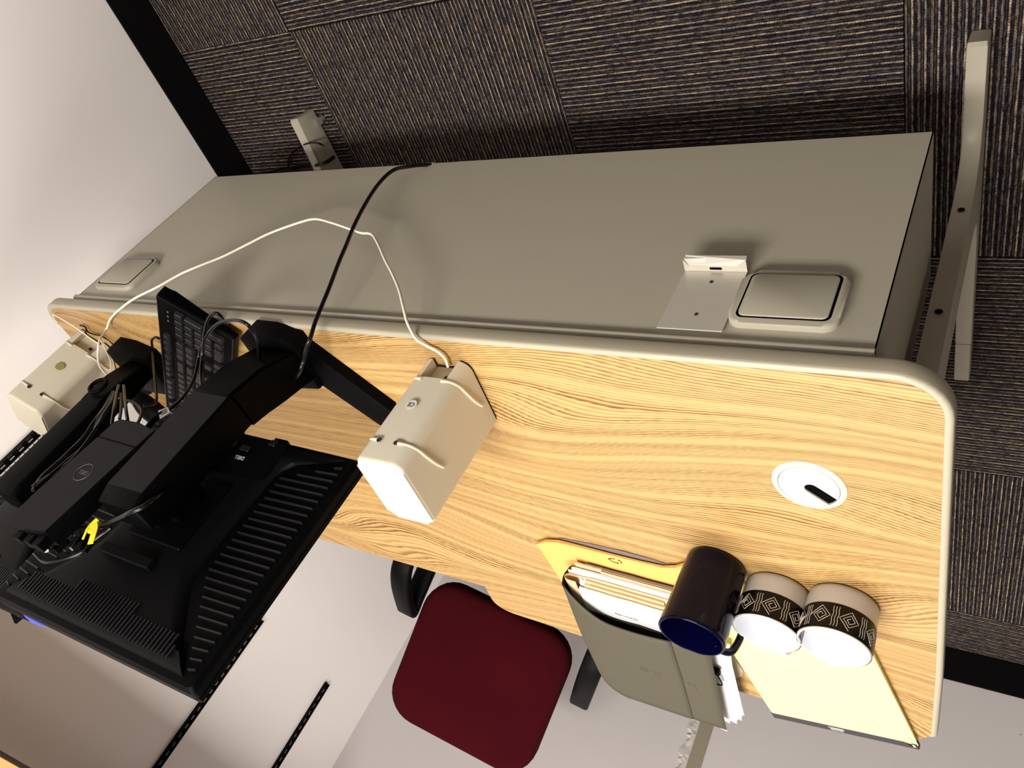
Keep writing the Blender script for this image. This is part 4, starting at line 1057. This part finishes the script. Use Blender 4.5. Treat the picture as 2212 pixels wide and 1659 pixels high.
sp_ = obj('paper_scrap', prism(bmesh.new(), [(.335, 1.19), (.3307, 1.2205), (.3447, 1.2664), (.3375, 1.2949), (.3410, 1.3173), (.3570, 1.3361), (.3571, 1.3635), (.372, 1.3677), (.372, 1.20)], DZ + .0003, DZ + .0020), 'scrap')
tag(sp_, 'crumpled greyish paper scrap lying between the fanned pages and the yellow pad', 'paper scrap')

# ------------------------------------------------------------------ chair
th = .402
n_ = V((math.sin(th), math.cos(th), 0)); wd_ = V((-math.cos(th), math.sin(th), 0)); up_ = V((0, 0, 1))
CC = V((1.112, 1.839, .711))
seatc = CC - n_ * .30; 
ch = thing('office_chair', (seatc.x, seatc.y, 0), 'wine red upholstered office chair with black loop arms behind the desk', 'chair')
ch.rotation_euler = (0, 0, math.atan2(-wd_.y, -wd_.x))     # local x = -wd, y = n (towards the back)
ti = .675
Wb, Hb, Tb = .42, .394, .045
def cushion(w_, h_, t_, r_, nu=26, nv=26, crown=.018, bow=.0):
    bm = bmesh.new(); 
    out = rrect(-w_ / 2, w_ / 2, -h_ / 2, h_ / 2, r_, 7)
    levels = [(1.0, -.5), (1.0, -.1), (.995, .15), (.97, .35), (.92, .47), (.80, .56), (.60, .64), (.35, .70), (.12, .72)]
    prev = None
    for s, z in levels:
        cur = []
        for x, y in out:
            px, py = x * s, y * s
            cur.append(bm.verts.new((px, py, z * t_ + bow * (px / (w_ / 2)) ** 2)))
        if prev:
            for k in range(len(cur)): bm.faces.new((prev[k], prev[(k + 1) % len(cur)], cur[(k + 1) % len(cur)], cur[k]))
        else: bm.faces.new(cur)
        prev = cur
    bm.faces.new(prev); return bm
upb = (V((0, 0, 1)) * math.cos(ti) + n_ * math.sin(ti))
fb_ = frame(CC, -wd_, upb)       # z axis = (-wd) x up
if fb_.to_3x3() @ V((0, 0, 1)) @ n_ > 0: fb_ = frame(CC, wd_, upb)
obj('backrest', xf(cushion(Wb, Hb, Tb, .085), fb_), 'fabric', ch, world=True, smooth=60)
obj('backrest_shell', xf(prism(bmesh.new(), rrect(-Wb / 2 + .01, Wb / 2 - .01, -Hb / 2 + .01, Hb / 2 - .01, .08), -.036, -.022, 'z', .004, 2), fb_), 'blackm', ch, world=True, smooth=40)
sf = frame((seatc.x, seatc.y, .44), -wd_, n_)
obj('seat', xf(cushion(.47, .45, .06, .09), sf), 'fabric', ch, world=True, smooth=60)
obj('seat_pan', xf(prism(bmesh.new(), rrect(-.21, .21, -.2, .2, .07), -.045, -.03, 'z', .004, 2), sf), 'blackm', ch, world=True)
bk = fb_ @ V((0, -.02, -.034))
obj('back_bar', tube(bmesh.new(), [tuple(bk), tuple(CC + n_ * .02 - up_ * .22), (CC.x - n_.x * .06, CC.y - n_.y * .06, .40), (seatc.x, seatc.y, .395)], 0, flat=(.028, .006), up=tuple(n_ * .9 + up_ * .4)), 'blackm', ch, world=True)
f_ = -n_
for s, E0 in ((1, V((1.3145, 1.699, .655))), (-1, V((.868, 1.935, .655)))):
    e = E0
    pts = [e, e + f_ * .08 + up_ * .010, e + f_ * .19 + up_ * .012, e + f_ * .262 - up_ * .004, e + f_ * .285 - up_ * .05, e + f_ * .262 - up_ * .14, e + f_ * .20 - up_ * .215, e + f_ * .135 - up_ * .215, e + f_ * .08 - up_ * .14, e + f_ * .02 - up_ * .035]
    obj('armrest', tube(bmesh.new(), pts, 0, flat=(.024, .013), sub=5, closed=True, up=tuple(wd_)) if False else tube(bmesh.new(), pts, 0, flat=(.013, .025), sub=5, closed=True, up=tuple(wd_)), 'blackm', ch, world=True, smooth=50)
    g0 = e + f_ * .17 - up_ * .222
    obj('arm_bracket', tube(bmesh.new(), [tuple(g0), tuple(g0 + wd_ * (s * .10) - up_ * .02)], 0, flat=(.02, .005), smooth=False), 'blackm', ch, world=True)
obj('gas_column', lathe(bmesh.new(), [(0, .07), (.028, .07), (.028, .24), (.018, .245), (.018, .395), (0, .395)], 24, (seatc.x, seatc.y, 0)), 'blackm', ch, world=True, smooth=40)
for k in range(5):
    a = th + k * 2 * PI / 5; d = V((math.cos(a), math.sin(a), 0))
    b0 = V((seatc.x, seatc.y, .10))
    obj('base_arm', tube(bmesh.new(), [b0, b0 + d * .14 - up_ * .005, b0 + d * .27 - up_ * .028], 0, flat=(.020, .012), up=(0, 0, 1), sub=3), 'blackm', ch, world=True)
    cc = b0 + d * .27; cc.z = .0275
    pr_ = V((-d.y, d.x, 0))
    cst = obj('caster', tube(bmesh.new(), [cc - pr_ * .02, cc + pr_ * .02], .0270, seg=20, smooth=False), 'black', ch, world=True, smooth=40)

ms = thing('computer_mouse', (1.500, .850, DZ), 'dark computer mouse half hidden between keyboard and docking station', 'mouse', rz=.5)
bm = bmesh.new(); bmesh.ops.create_uvsphere(bm, u_segments=24, v_segments=14, radius=1)
for v_ in bm.verts: v_.co = V((v_.co.x * .031, v_.co.y * .054, max(0, v_.co.z) * .034 + .001))
obj('shell', bm, 'blackm', ms, smooth=60)
obj('scroll_wheel', xf(tube(bmesh.new(), [(-.003, 0, 0), (.003, 0, 0)], .009, seg=16, smooth=False), Matrix.Translation((0, .030, .024))), 'key', ms)
